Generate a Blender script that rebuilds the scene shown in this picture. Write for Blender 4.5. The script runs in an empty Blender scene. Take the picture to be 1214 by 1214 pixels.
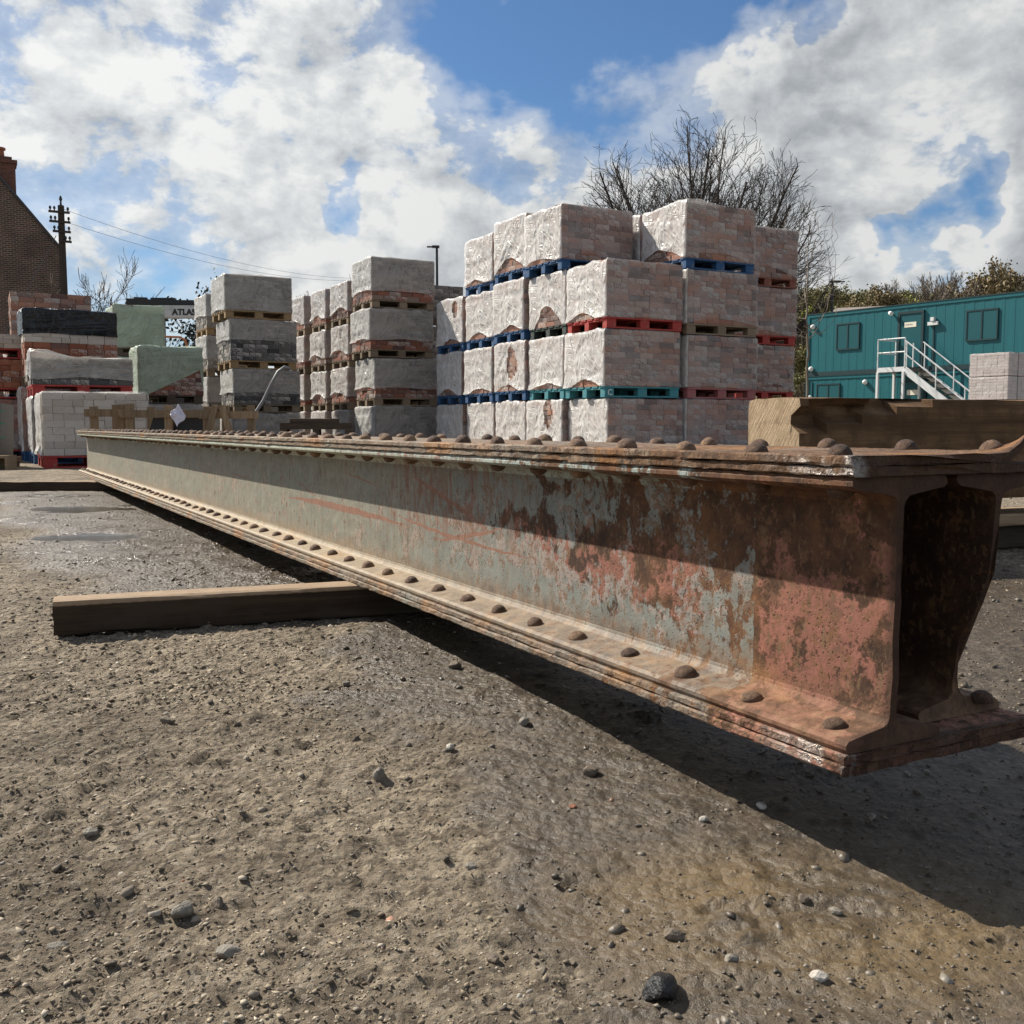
import bpy, bmesh, math, random
import numpy as np
from math import radians as R, sin, cos, pi
from mathutils import Vector, Matrix

random.seed(7); rng = np.random.default_rng(7)
sc = bpy.context.scene
col = sc.collection

# ------------------------------------------------------------------ camera
cam_d = bpy.data.cameras.new('camera'); cam = bpy.data.objects.new('camera', cam_d); col.objects.link(cam)
cam.location = (0, 0, .49); cam.rotation_euler = (R(90 - 4.75), 0, 0)
cam_d.sensor_width = 36; cam_d.lens = 36 * 1216 / 1214; cam_d.clip_start = .05; cam_d.clip_end = 3000
sc.camera = cam
sc.render.resolution_x = 1024; sc.render.resolution_y = 1024

# ------------------------------------------------------------------ light
SUN_EL, SUN_AZ = 42.0, -57.0          # azimuth measured from +Y (view direction), negative = left
sun_dir = Vector((sin(R(SUN_AZ)) * cos(R(SUN_EL)), cos(R(SUN_AZ)) * cos(R(SUN_EL)), sin(R(SUN_EL))))
sun_l = bpy.data.lights.new('sun', 'SUN'); sun_l.energy = 5.0; sun_l.angle = R(.55); sun_l.color = (1, .93, .82)
sun = bpy.data.objects.new('sun', sun_l); col.objects.link(sun)
sun.rotation_euler = (-sun_dir).to_track_quat('-Z', 'Y').to_euler(); sun.location = sun_dir * 60
sc.view_settings.view_transform = 'Standard'; sc.view_settings.look = 'None'
sc.view_settings.exposure = 0.56; sc.view_settings.gamma = 1.0

# ------------------------------------------------------------------ node helpers
class NT:
    def __init__(s, nt): s.t = nt; s.nodes = nt.nodes; s.links = nt.links
    def put(s, sock, v):
        if v is None: return
        if isinstance(v, bpy.types.NodeSocket): s.links.new(v, sock)
        elif isinstance(v, (tuple, list)) and sock.type == 'RGBA' and len(v) == 3: sock.default_value = (*v, 1)
        else: sock.default_value = v
    def n(s, typ, ins=None, **at):
        nd = s.nodes.new(typ)
        for k, v in at.items(): setattr(nd, k, v)
        for k, v in (ins or {}).items(): s.put(nd.inputs[k], v)
        return nd
    def m(s, op, a, b=None, c=None, clamp=False):
        nd = s.n('ShaderNodeMath', operation=op, use_clamp=clamp); s.put(nd.inputs[0], a)
        if b is not None: s.put(nd.inputs[1], b)
        if c is not None: s.put(nd.inputs[2], c)
        return nd.outputs[0]
    def vm(s, op, a, b=None):
        nd = s.n('ShaderNodeVectorMath', operation=op); s.put(nd.inputs[0], a)
        if b is not None: s.put(nd.inputs[1], b)
        return nd.outputs['Value'] if op in ('DOT_PRODUCT', 'LENGTH') else nd.outputs[0]
    def noise(s, vec, scale, detail=6, rough=.55, dist=0):
        nd = s.n('ShaderNodeTexNoise', {'Vector': vec, 'Scale': scale, 'Detail': detail, 'Roughness': rough, 'Distortion': dist})
        return nd.outputs['Fac']
    def vor(s, vec, scale, out='Distance'):
        nd = s.n('ShaderNodeTexVoronoi', {'Vector': vec, 'Scale': scale}); return nd.outputs[out]
    def mr(s, v, a, b, c=0., d=1., smooth=True):
        nd = s.n('ShaderNodeMapRange', interpolation_type='SMOOTHSTEP' if smooth else 'LINEAR')
        for k, x in zip(('Value', 'From Min', 'From Max', 'To Min', 'To Max'), (v, a, b, c, d)): s.put(nd.inputs[k], x)
        return nd.outputs['Result']
    def mix(s, f, a, b, mode='MIX'):
        nd = s.n('ShaderNodeMix', data_type='RGBA', blend_type=mode)
        s.put(nd.inputs[0], f); s.put(nd.inputs[6], a); s.put(nd.inputs[7], b); return nd.outputs[2]
    def ramp(s, f, stops, interp='LINEAR'):
        nd = s.n('ShaderNodeValToRGB', {'Fac': f}); cr = nd.color_ramp; cr.interpolation = interp
        while len(cr.elements) < len(stops): cr.elements.new(.5)
        for e, (p, c) in zip(cr.elements, stops): e.position = p; e.color = (*c, 1)
        return nd.outputs['Color']
    def xyz(s, v):
        o = s.n('ShaderNodeSeparateXYZ', {0: v}).outputs; return o[0], o[1], o[2]
    def vec(s, x, y, z):
        return s.n('ShaderNodeCombineXYZ', {0: x, 1: y, 2: z}).outputs[0]
    def obj(s): return s.n('ShaderNodeTexCoord').outputs['Object']
    def pos(s): return s.n('ShaderNodeNewGeometry').outputs['Position']
    def scale(s, v, sx, sy, sz): return s.vm('MULTIPLY', v, (sx, sy, sz))
    def bump(s, h, strength=.5, dist=.01, normal=None):
        nd = s.n('ShaderNodeBump', {'Height': h, 'Strength': strength, 'Distance': dist})
        if normal is not None: s.put(nd.inputs['Normal'], normal)
        return nd.outputs[0]

def material(name):
    m = bpy.data.materials.new(name); m.use_nodes = True; t = NT(m.node_tree); t.nodes.clear()
    p = t.n('ShaderNodeBsdfPrincipled'); o = t.n('ShaderNodeOutputMaterial'); t.links.new(p.outputs[0], o.inputs[0])
    return m, t, p, o
def setp(t, p, base=None, rough=None, metal=None, normal=None, spec=None):
    for k, v in (('Base Color', base), ('Roughness', rough), ('Metallic', metal), ('Normal', normal), ('Specular IOR Level', spec)):
        if v is not None: t.put(p.inputs[k], v)

# ------------------------------------------------------------------ world: physical sky with broken cumulus
w = bpy.data.worlds.new('World'); sc.world = w; w.use_nodes = True
t = NT(w.node_tree); t.nodes.clear()
sky = t.n('ShaderNodeTexSky', sky_type='NISHITA'); sky.sun_disc = False
sky.sun_elevation = R(SUN_EL); sky.sun_rotation = R(SUN_AZ); sky.air_density = 1.0; sky.dust_density = .6; sky.ozone_density = 2.5
dirv = t.n('ShaderNodeTexCoord').outputs['Generated']
dx, dy, dz = t.xyz(dirv)
def ae(az, el): return (sin(R(az)) * cos(R(el)), cos(R(az)) * cos(R(el)), sin(R(el)))
blobs = [(7, 21, 6.0, -.24), (-.5, 19, 4, -.14), (13.5, 22.5, 3.0, -.18), (21.5, 12.4, 2.6, -.17), (22.8, 9.2, 2.0, -.2),
         (-8.5, 12.6, 1.4, -.12), (-21, 9, 4, -.10), (-5.5, 20, 3.0, -.08), (2.5, 13.8, 2, -.05), (-25, 21, 3, -.06),
         (-16, 17, 8, .085), (-22, 14, 5, .05), (12, 16, 5, .16), (22, 17, 6.5, .22), (0, 11.5, 5, .15), (26.5, 10, 2.6, .24), (17, 9.5, 2.6, .14),
         (-9, 16, 3, .10), (-4.5, 17.5, 1.5, .08), (-12, 7, 5, .07), (8, 4, 6, .1)]
wn = t.n('ShaderNodeTexNoise', {'Vector': dirv, 'Scale': 9, 'Detail': 4, 'Roughness': .6}).outputs['Color']
wdir = t.vm('NORMALIZE', t.vm('ADD', dirv, t.vm('MULTIPLY', t.vm('SUBTRACT', wn, (.5, .5, .5)), (.22, .22, .16))))
bias = None
for az, el, rad, amp in blobs:
    d = t.vm('DOT_PRODUCT', wdir, ae(az, el))
    g = t.mr(d, cos(R(rad * 1.7)), 1.0, 0, amp)
    bias = g if bias is None else t.m('ADD', bias, g)
def dens(off):
    p = t.vm('ADD', t.scale(dirv, 1, 1, 1.55), off)
    a = t.noise(p, 7.5, 12, .57, .25); b = t.noise(p, 21, 10, .62, .3)
    return t.m('ADD', t.m('ADD', t.m('MULTIPLY', a, .74), t.m('MULTIPLY', b, .26)), .018)
d0 = dens((3.1, 1.7, .4)); d1 = dens((3.1 + .022 * sun_dir.x, 1.7 + .022 * sun_dir.y, .4 + .030))
D0 = t.m('SUBTRACT', t.m('ADD', d0, bias), t.mr(dz, .38, .95, 0, .09))
alpha = t.mr(D0, .475, .585)
wisp = t.m('MULTIPLY', t.mr(D0, .33, .53), .50)
alpha = t.m('MAXIMUM', alpha, wisp)
lit = t.m('MULTIPLY', t.m('SUBTRACT', d0, d1), 3.4)
thick = t.mr(D0, .56, .88)
shade = t.m('SUBTRACT', t.m('ADD', .87, lit), t.m('MULTIPLY', thick, .38), clamp=True)
up = t.vm('DOT_PRODUCT', dirv, tuple(sun_dir))
glow = t.mr(up, .35, .95, .92, 1.18)
ccol = t.ramp(shade, [(.0, (3.0, 3.25, 3.6)), (.45, (4.8, 5.1, 5.4)), (.8, (6.9, 7.15, 7.3)), (1, (8.5, 8.6, 8.5))])
ccol = t.mix(1.0, ccol, t.vec(glow, glow, glow), 'MULTIPLY')
skyc = t.mix(1.0, sky.outputs[0], (.64, .86, 1.06, 1), 'MULTIPLY')
above = t.mr(dz, -.02, .01)
mixc = t.mix(t.m('MULTIPLY', alpha, above), skyc, ccol)
bg = t.n('ShaderNodeBackground', {'Color': mixc, 'Strength': .064})
wo = t.n('ShaderNodeOutputWorld'); t.links.new(bg.outputs[0], wo.inputs[0])

# ------------------------------------------------------------------ numpy noise and mesh helpers
def vnoise(x, y, seed=0):
    x = np.asarray(x, float); y = np.asarray(y, float)
    xi = np.floor(x).astype(np.int64); yi = np.floor(y).astype(np.int64); fx = x - xi; fy = y - yi
    fx = fx * fx * (3 - 2 * fx); fy = fy * fy * (3 - 2 * fy)
    def h(a, b):
        n = (a * 374761393 + b * 668265263 + seed * 1442695041) & 0xffffffff
        n = ((n ^ (n >> 13)) * 1274126177) & 0xffffffff
        return ((n ^ (n >> 16)) & 0xffff) / 65535.
    return (h(xi, yi) * (1 - fx) + h(xi + 1, yi) * fx) * (1 - fy) + (h(xi, yi + 1) * (1 - fx) + h(xi + 1, yi + 1) * fx) * fy
def fbm(x, y, octv=4, seed=0, gain=.5):
    s = 0; a = 1; tot = 0
    for i in range(octv):
        s = s + a * vnoise(x * 2 ** i + 17.3 * i, y * 2 ** i - 9.1 * i, seed + i); tot += a; a *= gain
    return s / tot - .5
def sstep(a, b, x):
    q = np.clip((x - a) / (b - a), 0, 1); return q * q * (3 - 2 * q)

def link(name, me, mat=None, parent=None, loc=None, rot=None, smooth=False):
    o = bpy.data.objects.new(name, me); col.objects.link(o)
    if mat is not None and me is not None and not me.materials: me.materials.append(mat)
    if parent is not None: o.parent = parent
    if loc is not None: o.location = loc
    if rot is not None: o.rotation_euler = rot
    if smooth: me.shade_smooth()
    return o
def np_mesh(name, V, F):
    me = bpy.data.meshes.new(name); V = np.asarray(V, np.float32); F = np.asarray(F, np.int32); k = F.shape[1]
    me.vertices.add(len(V)); me.vertices.foreach_set('co', V.ravel())
    me.loops.add(F.size); me.loops.foreach_set('vertex_index', F.ravel())
    me.polygons.add(len(F)); me.polygons.foreach_set('loop_start', np.arange(0, F.size, k, dtype=np.int32))
    me.polygons.foreach_set('loop_total', np.full(len(F), k, np.int32)); me.update(calc_edges=True); return me
class MB:
    def __init__(s): s.v = []; s.f = []
    def add(s, vs, fs):
        b = len(s.v); s.v += [tuple(v) for v in vs]; s.f += [tuple(b + i for i in f) for f in fs]; return s
    def box(s, x0, x1, y0, y1, z0, z1, M=None):
        vs = [Vector((x, y, z)) for z in (z0, z1) for y in (y0, y1) for x in (x0, x1)]
        if M is not None: vs = [M @ v for v in vs]
        return s.add(vs, [(0, 2, 3, 1), (4, 5, 7, 6), (0, 1, 5, 4), (2, 6, 7, 3), (0, 4, 6, 2), (1, 3, 7, 5)])
    def bar(s, a, b, wx, wz=None, up=(0, 0, 1)):
        a = Vector(a); b = Vector(b); d = (b - a); L = d.length; d.normalize(); upv = Vector(up)
        if abs(d.dot(upv)) > .98: upv = Vector((0, 1, 0))
        sx = d.cross(upv).normalized(); sz = sx.cross(d); wz = wz or wx
        M = Matrix(((sx.x, d.x, sz.x, a.x), (sx.y, d.y, sz.y, a.y), (sx.z, d.z, sz.z, a.z), (0, 0, 0, 1)))
        return s.box(-wx / 2, wx / 2, 0, L, -wz / 2, wz / 2, M)
    def tube(s, pts, rad, n=6, cap=True):
        pts = [Vector(p) for p in pts]; rad = rad if isinstance(rad, (list, tuple)) else [rad] * len(pts); vs = []; fs = []
        ref = Vector((.31, .17, .93))
        for i, p in enumerate(pts):
            d = (pts[min(i + 1, len(pts) - 1)] - pts[max(i - 1, 0)]).normalized()
            sx = d.cross(ref)
            if sx.length < .05: sx = d.cross(Vector((1, 0, 0)))
            sx.normalize(); sy = d.cross(sx)
            for k in range(n): vs.append(p + rad[i] * (cos(2 * pi * k / n) * sx + sin(2 * pi * k / n) * sy))
        for i in range(len(pts) - 1):
            for k in range(n): fs.append((i * n + k, i * n + (k + 1) % n, (i + 1) * n + (k + 1) % n, (i + 1) * n + k))
        if cap: fs += [tuple(range(n))[::-1], tuple(range((len(pts) - 1) * n, len(pts) * n))]
        return s.add(vs, fs)
    def lathe(s, prof, n=12, M=None):
        vs = []; fs = []
        for r, z in prof:
            for k in range(n):
                v = Vector((r * cos(2 * pi * k / n), r * sin(2 * pi * k / n), z)); vs.append(M @ v if M is not None else v)
        for i in range(len(prof) - 1):
            for k in range(n): fs.append((i * n + k, i * n + (k + 1) % n, (i + 1) * n + (k + 1) % n, (i + 1) * n + k))
        fs += [tuple(range(n))[::-1], tuple(range((len(prof) - 1) * n, len(prof) * n))]
        return s.add(vs, fs)
    def mesh(s, name='m'):
        me = bpy.data.meshes.new(name); me.from_pydata(s.v, [], s.f); me.update(); return me
    def build(s, name, mat, parent=None, loc=None, rot=None, smooth=False):
        return link(name, s.mesh(name), mat, parent, loc, rot, smooth)
def tag(o, label=None, cat=None, group=None, kind=None):
    for k, v in (('label', label), ('category', cat), ('group', group), ('kind', kind)):
        if v: o[k] = v
    return o
def thing(name, label, cat, loc=(0, 0, 0), rz=0, group=None):
    o = bpy.data.objects.new(name, None); col.objects.link(o); o.empty_display_size = .2
    o.location = loc; o.rotation_euler = (0, 0, rz); return tag(o, label, cat, group)

YAW = R(28.3)
U = Vector((cos(YAW), sin(YAW), 0)); Dv = Vector((-sin(YAW), cos(YAW), 0))
def yard(x, y, a=0, b=0): return (x + a * U.x + b * Dv.x, y + a * U.y + b * Dv.y)
GX, GY, GZ, GW, GH, GL = .386, 1.164, .083, .35, .374, 8.69          # girder near corner, underside, width, depth, length

# ------------------------------------------------------------------ ground
def g_base(x, y):
    z = -.052 * (1 - sstep(1.05, 2.6, y)) + .02 * sstep(5, 16, y)
    return z + .030 * fbm(x * .8, y * .8, 3, 3) * sstep(.3, 1.5, y) + .012 * fbm(x * 3.1, y * 3.1, 2, 9)
def mud_mask(x, y):
    e = x - (-.03 - .24 * (y - .9)) + .62 * fbm(x * 2.4, y * 2.4, 5, 21, .6)
    near = sstep(-.10, .14, e) * (1 - sstep(2.5, 3.1, y))
    lat = (GX - x) * U.x + (GY - y) * U.y                                # distance out from the girder's near side
    band = (1 - sstep(.45, 1.15, lat + .7 * fbm(x * 1.3, y * 1.3, 4, 33))) * sstep(2.4, 3.0, y) * (1 - sstep(7.2, 8.5, y)) * sstep(-2.6, -2.0, lat)
    right = sstep(.3, .0, lat) * 0
    return np.clip(near + .72 * band, 0, 1)
PUD = [(-1.90, 4.5, .24, .16), (-2.55, 6.1, .3, .2)]
def puddle(x, y):
    m = 0
    for px, py, a, b in PUD:
        q = ((x - px) / a) ** 2 + ((y - py) / b) ** 2
        m = np.maximum(m, sstep(1.25, .7, q + 2.4 * fbm(x * 6, y * 8, 4, 55)))
    return m
def g_height(x, y):
    z = g_base(x, y); mud = mud_mask(x, y); fine = 1 - sstep(5, 12, y)
    r1 = fbm(x * 13, y * 15, 4, 41, .6); r2 = fbm(x * 42, y * 46, 3, 47, .6)
    lump = np.maximum(fbm(x * 24, y * 26, 3, 61, .6) - .08, 0)
    hole = np.maximum(-fbm(x * 8, y * 9, 3, 71, .5) - .13, 0)
    rough = (1 - .62 * mud)
    z = z + fine * rough * (.0095 * r1 + .0115 * r2 + .035 * lump + .0045 * (.5 - np.abs(fbm(x * 33, y * 36, 3, 97, .6)) * 4)) - fine * .022 * hole * (.4 + .6 * (1 - mud))
    clod = np.maximum(fbm(x * 17, y * 21, 4, 83, .6) - .07, 0) * sstep(-.05, .12, fbm(x * 3.2, y * 3.6, 2, 84))
    z = z + .034 * clod * fine * mud
    rut = np.maximum(fbm(x * 5 + 3, y * 16, 3, 81, .5) - .12, 0)
    z = z + .035 * rut * fine * (.35 + .65 * mud) * (1 - sstep(1.6, 2.6, y))
    p = puddle(x, y); return z * (1 - p) + p * (-.002)
def axis_y():
    a = [-40, -20, -10, -5, -2.5, -1.2, -.6, -.2, .1, .3, .42, .5, .56]; y = .6
    while y < 14: a.append(y); y *= 1.0056
    while y < 900: a.append(y); y *= 1.07
    return np.array(a)
def axis_x():
    a = list(np.arange(0, 1.0, .0066)); x = 1.0
    while x < 6: a.append(x); x *= 1.0125
    while x < 900: a.append(x); x *= 1.13
    a = np.array(a); return np.concatenate([-a[:0:-1], a])
ax, ay = axis_x(), axis_y(); X, Y = np.meshgrid(ax, ay); Z = g_height(X, Y)
nx, ny = len(ax), len(ay); idx = np.arange(nx * ny).reshape(ny, nx)
F = np.stack([idx[:-1, :-1], idx[:-1, 1:], idx[1:, 1:], idx[1:, :-1]], -1).reshape(-1, 4)
gm = np_mesh('ground', np.stack([X, Y, Z], -1).reshape(-1, 3), F)
at = gm.attributes.new('mud', 'FLOAT', 'POINT'); at.data.foreach_set('value', mud_mask(X, Y).astype(np.float32).ravel())
at = gm.attributes.new('water', 'FLOAT', 'POINT'); at.data.foreach_set('value', (puddle(X, Y)).astype(np.float32).ravel())
m_ground, t, p, o = material('compacted_dirt')
P = t.pos(); mud = t.n('ShaderNodeAttribute', attribute_name='mud').outputs['Fac']; wat = t.n('ShaderNodeAttribute', attribute_name='water').outputs['Fac']
n1 = t.noise(P, 2.2, 8, .6); n2 = t.noise(P, 30, 8, .65); n3 = t.noise(P, 140, 6, .7); v1 = t.vor(P, 75); v2 = t.vor(P, 190, 'Color')
dry = t.ramp(n2, [(.25, (.075, .056, .038)), (.42, (.19, .150, .104)), (.56, (.33, .268, .19)), (.8, (.55, .465, .345))])
dry = t.mix(t.mr(n1, .35, .7), dry, (.27, .21, .145, 1), 'MIX') if False else t.mix(t.m('MULTIPLY', t.mr(n1, .46, .62), .62), dry, (.12, .093, .064))
wet = t.ramp(n2, [(.25, (.034, .025, .016)), (.5, (.078, .059, .039)), (.75, (.145, .114, .08))])
yel = t.mr(t.vm('LENGTH', t.scale(t.vm('SUBTRACT', P, (.32, 1.08, 0)), 2.6, 4, 0)), .3, 1.0, .75, 0)
wet = t.mix(t.m('MULTIPLY', yel, t.mr(n1, .3, .6)), wet, (.17, .112, .046))
mudm = t.mr(t.m('ADD', mud, t.m('MULTIPLY', t.m('SUBTRACT', n2, .5), .5)), .25, .75)
base = t.mix(mudm, dry, wet)
grit = t.mr(t.xyz(v2)[0], .80, .95)
base = t.mix(t.m('MULTIPLY', grit, t.mr(mud, .2, .8, .45, .08)), base, (.42, .37, .30))
base = t.mix(t.m('MULTIPLY', t.mr(t.xyz(v2)[1], .88, .97, 0, .6), t.mr(mud, .2, .8, 1, .3)), base, (.035, .030, .026))
base = t.mix(t.mr(wat, .3, .8), base, (.05, .042, .032))
rough = t.mix(mudm, (.95, .95, .95), t.ramp(n1, [(.35, (.27, .27, .27)), (.65, (.52, .52, .52))]))
gl_ = t.m('MULTIPLY', t.mr(t.noise(P, 1.6, 6, .6), .50, .60), t.mr(mud, .25, .6)); glint = t.m('MULTIPLY', gl_, t.mr(t.xyz(P)[1], 2.6, 3.4))
rough = t.mix(glint, rough, (.16, .16, .16))
rough = t.mix(t.mr(wat, .4, .8), rough, (.13, .13, .13))
hh = t.m('ADD', t.m('MULTIPLY', n3, .8), t.m('ADD', t.m('MULTIPLY', v1, -.7), n2))
bst = t.m('MULTIPLY', t.mr(wat, .3, .8, 1, .16), t.mr(mudm, 0, 1, .9, .5))
nb = t.n('ShaderNodeBump', {'Height': hh, 'Strength': bst, 'Distance': .020}).outputs[0]
setp(t, p, base, rough, 0, nb, t.m('MAXIMUM', t.mr(wat, .4, .8, .36, .5), t.m('MULTIPLY', glint, .5)))
g = link('ground', gm, m_ground, smooth=True); tag(g, 'compacted dirt yard with mud, grit and shallow puddles', None, None, 'structure')

# loose grit and pebbles
def ico():
    bm = bmesh.new(); bmesh.ops.create_icosphere(bm, subdivisions=1, radius=1); v = np.array([q.co[:] for q in bm.verts]); f = np.array([[q.index for q in fc.verts] for fc in bm.faces]); bm.free(); return v, f
IV, IF = ico()
OV = np.array([(1, 0, 0), (-1, 0, 0), (0, 1, 0), (0, -1, 0), (0, 0, 1), (0, 0, -1)], float); OF = np.array([(0, 2, 4), (2, 1, 4), (1, 3, 4), (3, 0, 4), (2, 0, 5), (1, 2, 5), (3, 1, 5), (0, 3, 5)])
def pebble_mesh(name, x, y, s, IV=IV, IF=IF):
    n = len(x); nv = len(IV)
    sc3 = np.stack([rng.uniform(.7, 1.6, n), rng.uniform(.6, 1.2, n), rng.uniform(.30, .75, n)], -1) * s[:, None]
    V = IV[None] * (1 + rng.uniform(-.45, .4, (n, nv, 1))) * sc3[:, None]
    a = rng.uniform(0, 2 * pi, n); b = rng.uniform(-.5, .5, n)
    vx, vy, vz = V[..., 0], V[..., 1], V[..., 2]
    vx, vz = vx * np.cos(b)[:, None] - vz * np.sin(b)[:, None], vx * np.sin(b)[:, None] + vz * np.cos(b)[:, None]
    vx, vy = vx * np.cos(a)[:, None] - vy * np.sin(a)[:, None], vx * np.sin(a)[:, None] + vy * np.cos(a)[:, None]
    z = g_height(x, y) + sc3[:, 2] * rng.uniform(-.3, .4, n)
    V = np.stack([vx + x[:, None], vy + y[:, None], vz + z[:, None]], -1).reshape(-1, 3)
    Fc = (IF[None] + (np.arange(n) * nv)[:, None, None]).reshape(-1, 3)
    me = np_mesh(name, V, Fc); r = np.repeat(rng.uniform(0, 1, n), nv).astype(np.float32)
    at = me.attributes.new('rnd', 'FLOAT', 'POINT'); at.data.foreach_set('value', r)
    mm = np.repeat(mud_mask(x, y), nv).astype(np.float32); at = me.attributes.new('mud', 'FLOAT', 'POINT'); at.data.foreach_set('value', mm)
    return me
m_peb, t, p, o = material('pebble')
rn = t.n('ShaderNodeAttribute', attribute_name='rnd').outputs['Fac']; md = t.n('ShaderNodeAttribute', attribute_name='mud').outputs['Fac']
pc = t.ramp(rn, [(0, (.035, .030, .026)), (.22, (.10, .082, .062)), (.6, (.22, .18, .135)), (.88, (.31, .265, .205)), (.97, (.46, .42, .35)), (1, (.36, .17, .10))])
pc = t.mix(t.m('MULTIPLY', md, .62), pc, (.065, .052, .038))
pc = t.mix(t.mr(t.noise(t.pos(), 160, 4), .4, .7, 0, .5), pc, (.20, .165, .12))
setp(t, p, pc, t.mr(md, 0, 1, .92, .42), 0, t.bump(t.noise(t.pos(), 300, 5), .5, .002))
m_crumb, t, p, o = material('dirt_crumb'); rn = t.n('ShaderNodeAttribute', attribute_name='rnd').outputs['Fac']; md = t.n('ShaderNodeAttribute', attribute_name='mud').outputs['Fac']
pc = t.mix(t.mr(t.noise(t.pos(), 2.2, 8, .6), .42, .66, 0, .5), t.ramp(rn, [(0, (.085, .065, .044)), (.5, (.25, .20, .14)), (.85, (.39, .325, .235)), (1, (.58, .51, .40))]), (.145, .113, .079))
pc = t.mix(t.m('MULTIPLY', md, .85), pc, t.ramp(rn, [(0, (.03, .022, .014)), (.7, (.085, .065, .044)), (1, (.19, .155, .115))])); setp(t, p, pc, t.mr(md, 0, 1, .95, .42), 0, None, .35)
def scatter(n, y0, y1, smin, smax, half=.62):
    y = y0 * (y1 / y0) ** rng.uniform(0, 1, n); x = rng.uniform(-half, half, n) * (y + .25)
    s = smin * (smax / smin) ** (rng.uniform(0, 1, n) ** 3.2)
    keep = (puddle(x, y) < .15) & (fbm(x * 3, y * 3, 3, 91) > rng.uniform(-.38, .22, n)); return x[keep], y[keep], s[keep]
xs, ys, ss = [np.concatenate(q) for q in zip(scatter(5000, .8, 5, .0020, .0065), scatter(6000, 2.5, 9, .003, .010), scatter(200, .85, 6, .005, .010))]
xc_, yc_, sc_ = [np.concatenate(q) for q in zip(scatter(52000, .8, 2.4, .0014, .0046), scatter(46000, 1.8, 8.5, .0028, .0085))]
kp = rng.uniform(0, 1, len(xc_)) > .72 * mud_mask(xc_, yc_) * (yc_ < 3.2); xc_, yc_, sc_ = xc_[kp], yc_[kp], sc_[kp]
cm = link('crumbs', pebble_mesh('crumbs', xc_, yc_, sc_, OV, OF), m_crumb); tag(cm, 'crumbly clods and grit covering the dirt yard', 'grit', None, 'stuff')
gv = link('gravel', pebble_mesh('gravel', xs, ys, ss), m_peb); tag(gv, 'loose grit and small pebbles strewn over the dirt yard', 'gravel', None, 'stuff')

def rock_mesh(name, sx, sy, sz, sub=3, seed=0, amp=.3):
    bm = bmesh.new(); bmesh.ops.create_icosphere(bm, subdivisions=sub, radius=1)
    r = np.random.default_rng(seed); pl = r.normal(size=(9, 3)); pl /= np.linalg.norm(pl, axis=1)[:, None]; dd = r.uniform(.55, .9, 9)
    for v in bm.verts:
        c = np.array(v.co)
        for q, e in zip(pl, dd):
            k = c @ q
            if k > e: c = c - q * (k - e) * .9
        c = c * (1 + amp * .35 * (fbm(c[0] * 2 + c[2], c[1] * 2 - c[2] + seed, 3, seed)))
        v.co = Vector((c[0] * sx, c[1] * sy, c[2] * sz))
    me = bpy.data.meshes.new(name); bm.to_mesh(me); bm.free(); return me
def stone_mat(name, c1, c2, rough=.8, sc_=120):
    m, t, p, o = material(name); q = t.obj(); n = t.noise(q, sc_, 6, .65)
    setp(t, p, t.ramp(n, [(.3, c1), (.7, c2)]), rough, 0, t.bump(n, .9, .004)); return m
m_coal = stone_mat('black_clinker', (.004, .004, .0045), (.022, .022, .024), .38)
m_st1 = stone_mat('grey_stone', (.13, .115, .095), (.30, .27, .22), .85); m_st2 = stone_mat('brown_stone', (.09, .07, .05), (.21, .165, .12), .8)
m_st3 = stone_mat('brick_fragment', (.27, .10, .055), (.38, .17, .10), .9)
m_stw = stone_mat('pale_stone', (.36, .33, .28), (.52, .48, .42), .85)
def stone(px, py, s, mat, label, seed, flat=.6, name='stone'):
    z = float(g_height(np.array([px]), np.array([py]))[0])
    o = link(name, rock_mesh(name, s, s * .72, s * flat, 3 if s > .012 else 2, seed), mat, None, (px, py, z + s * flat * .45), (0, 0, seed * 1.3), smooth=False)
    tag(o, label, 'stone', 'larger loose stones on the yard'); return o

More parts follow.
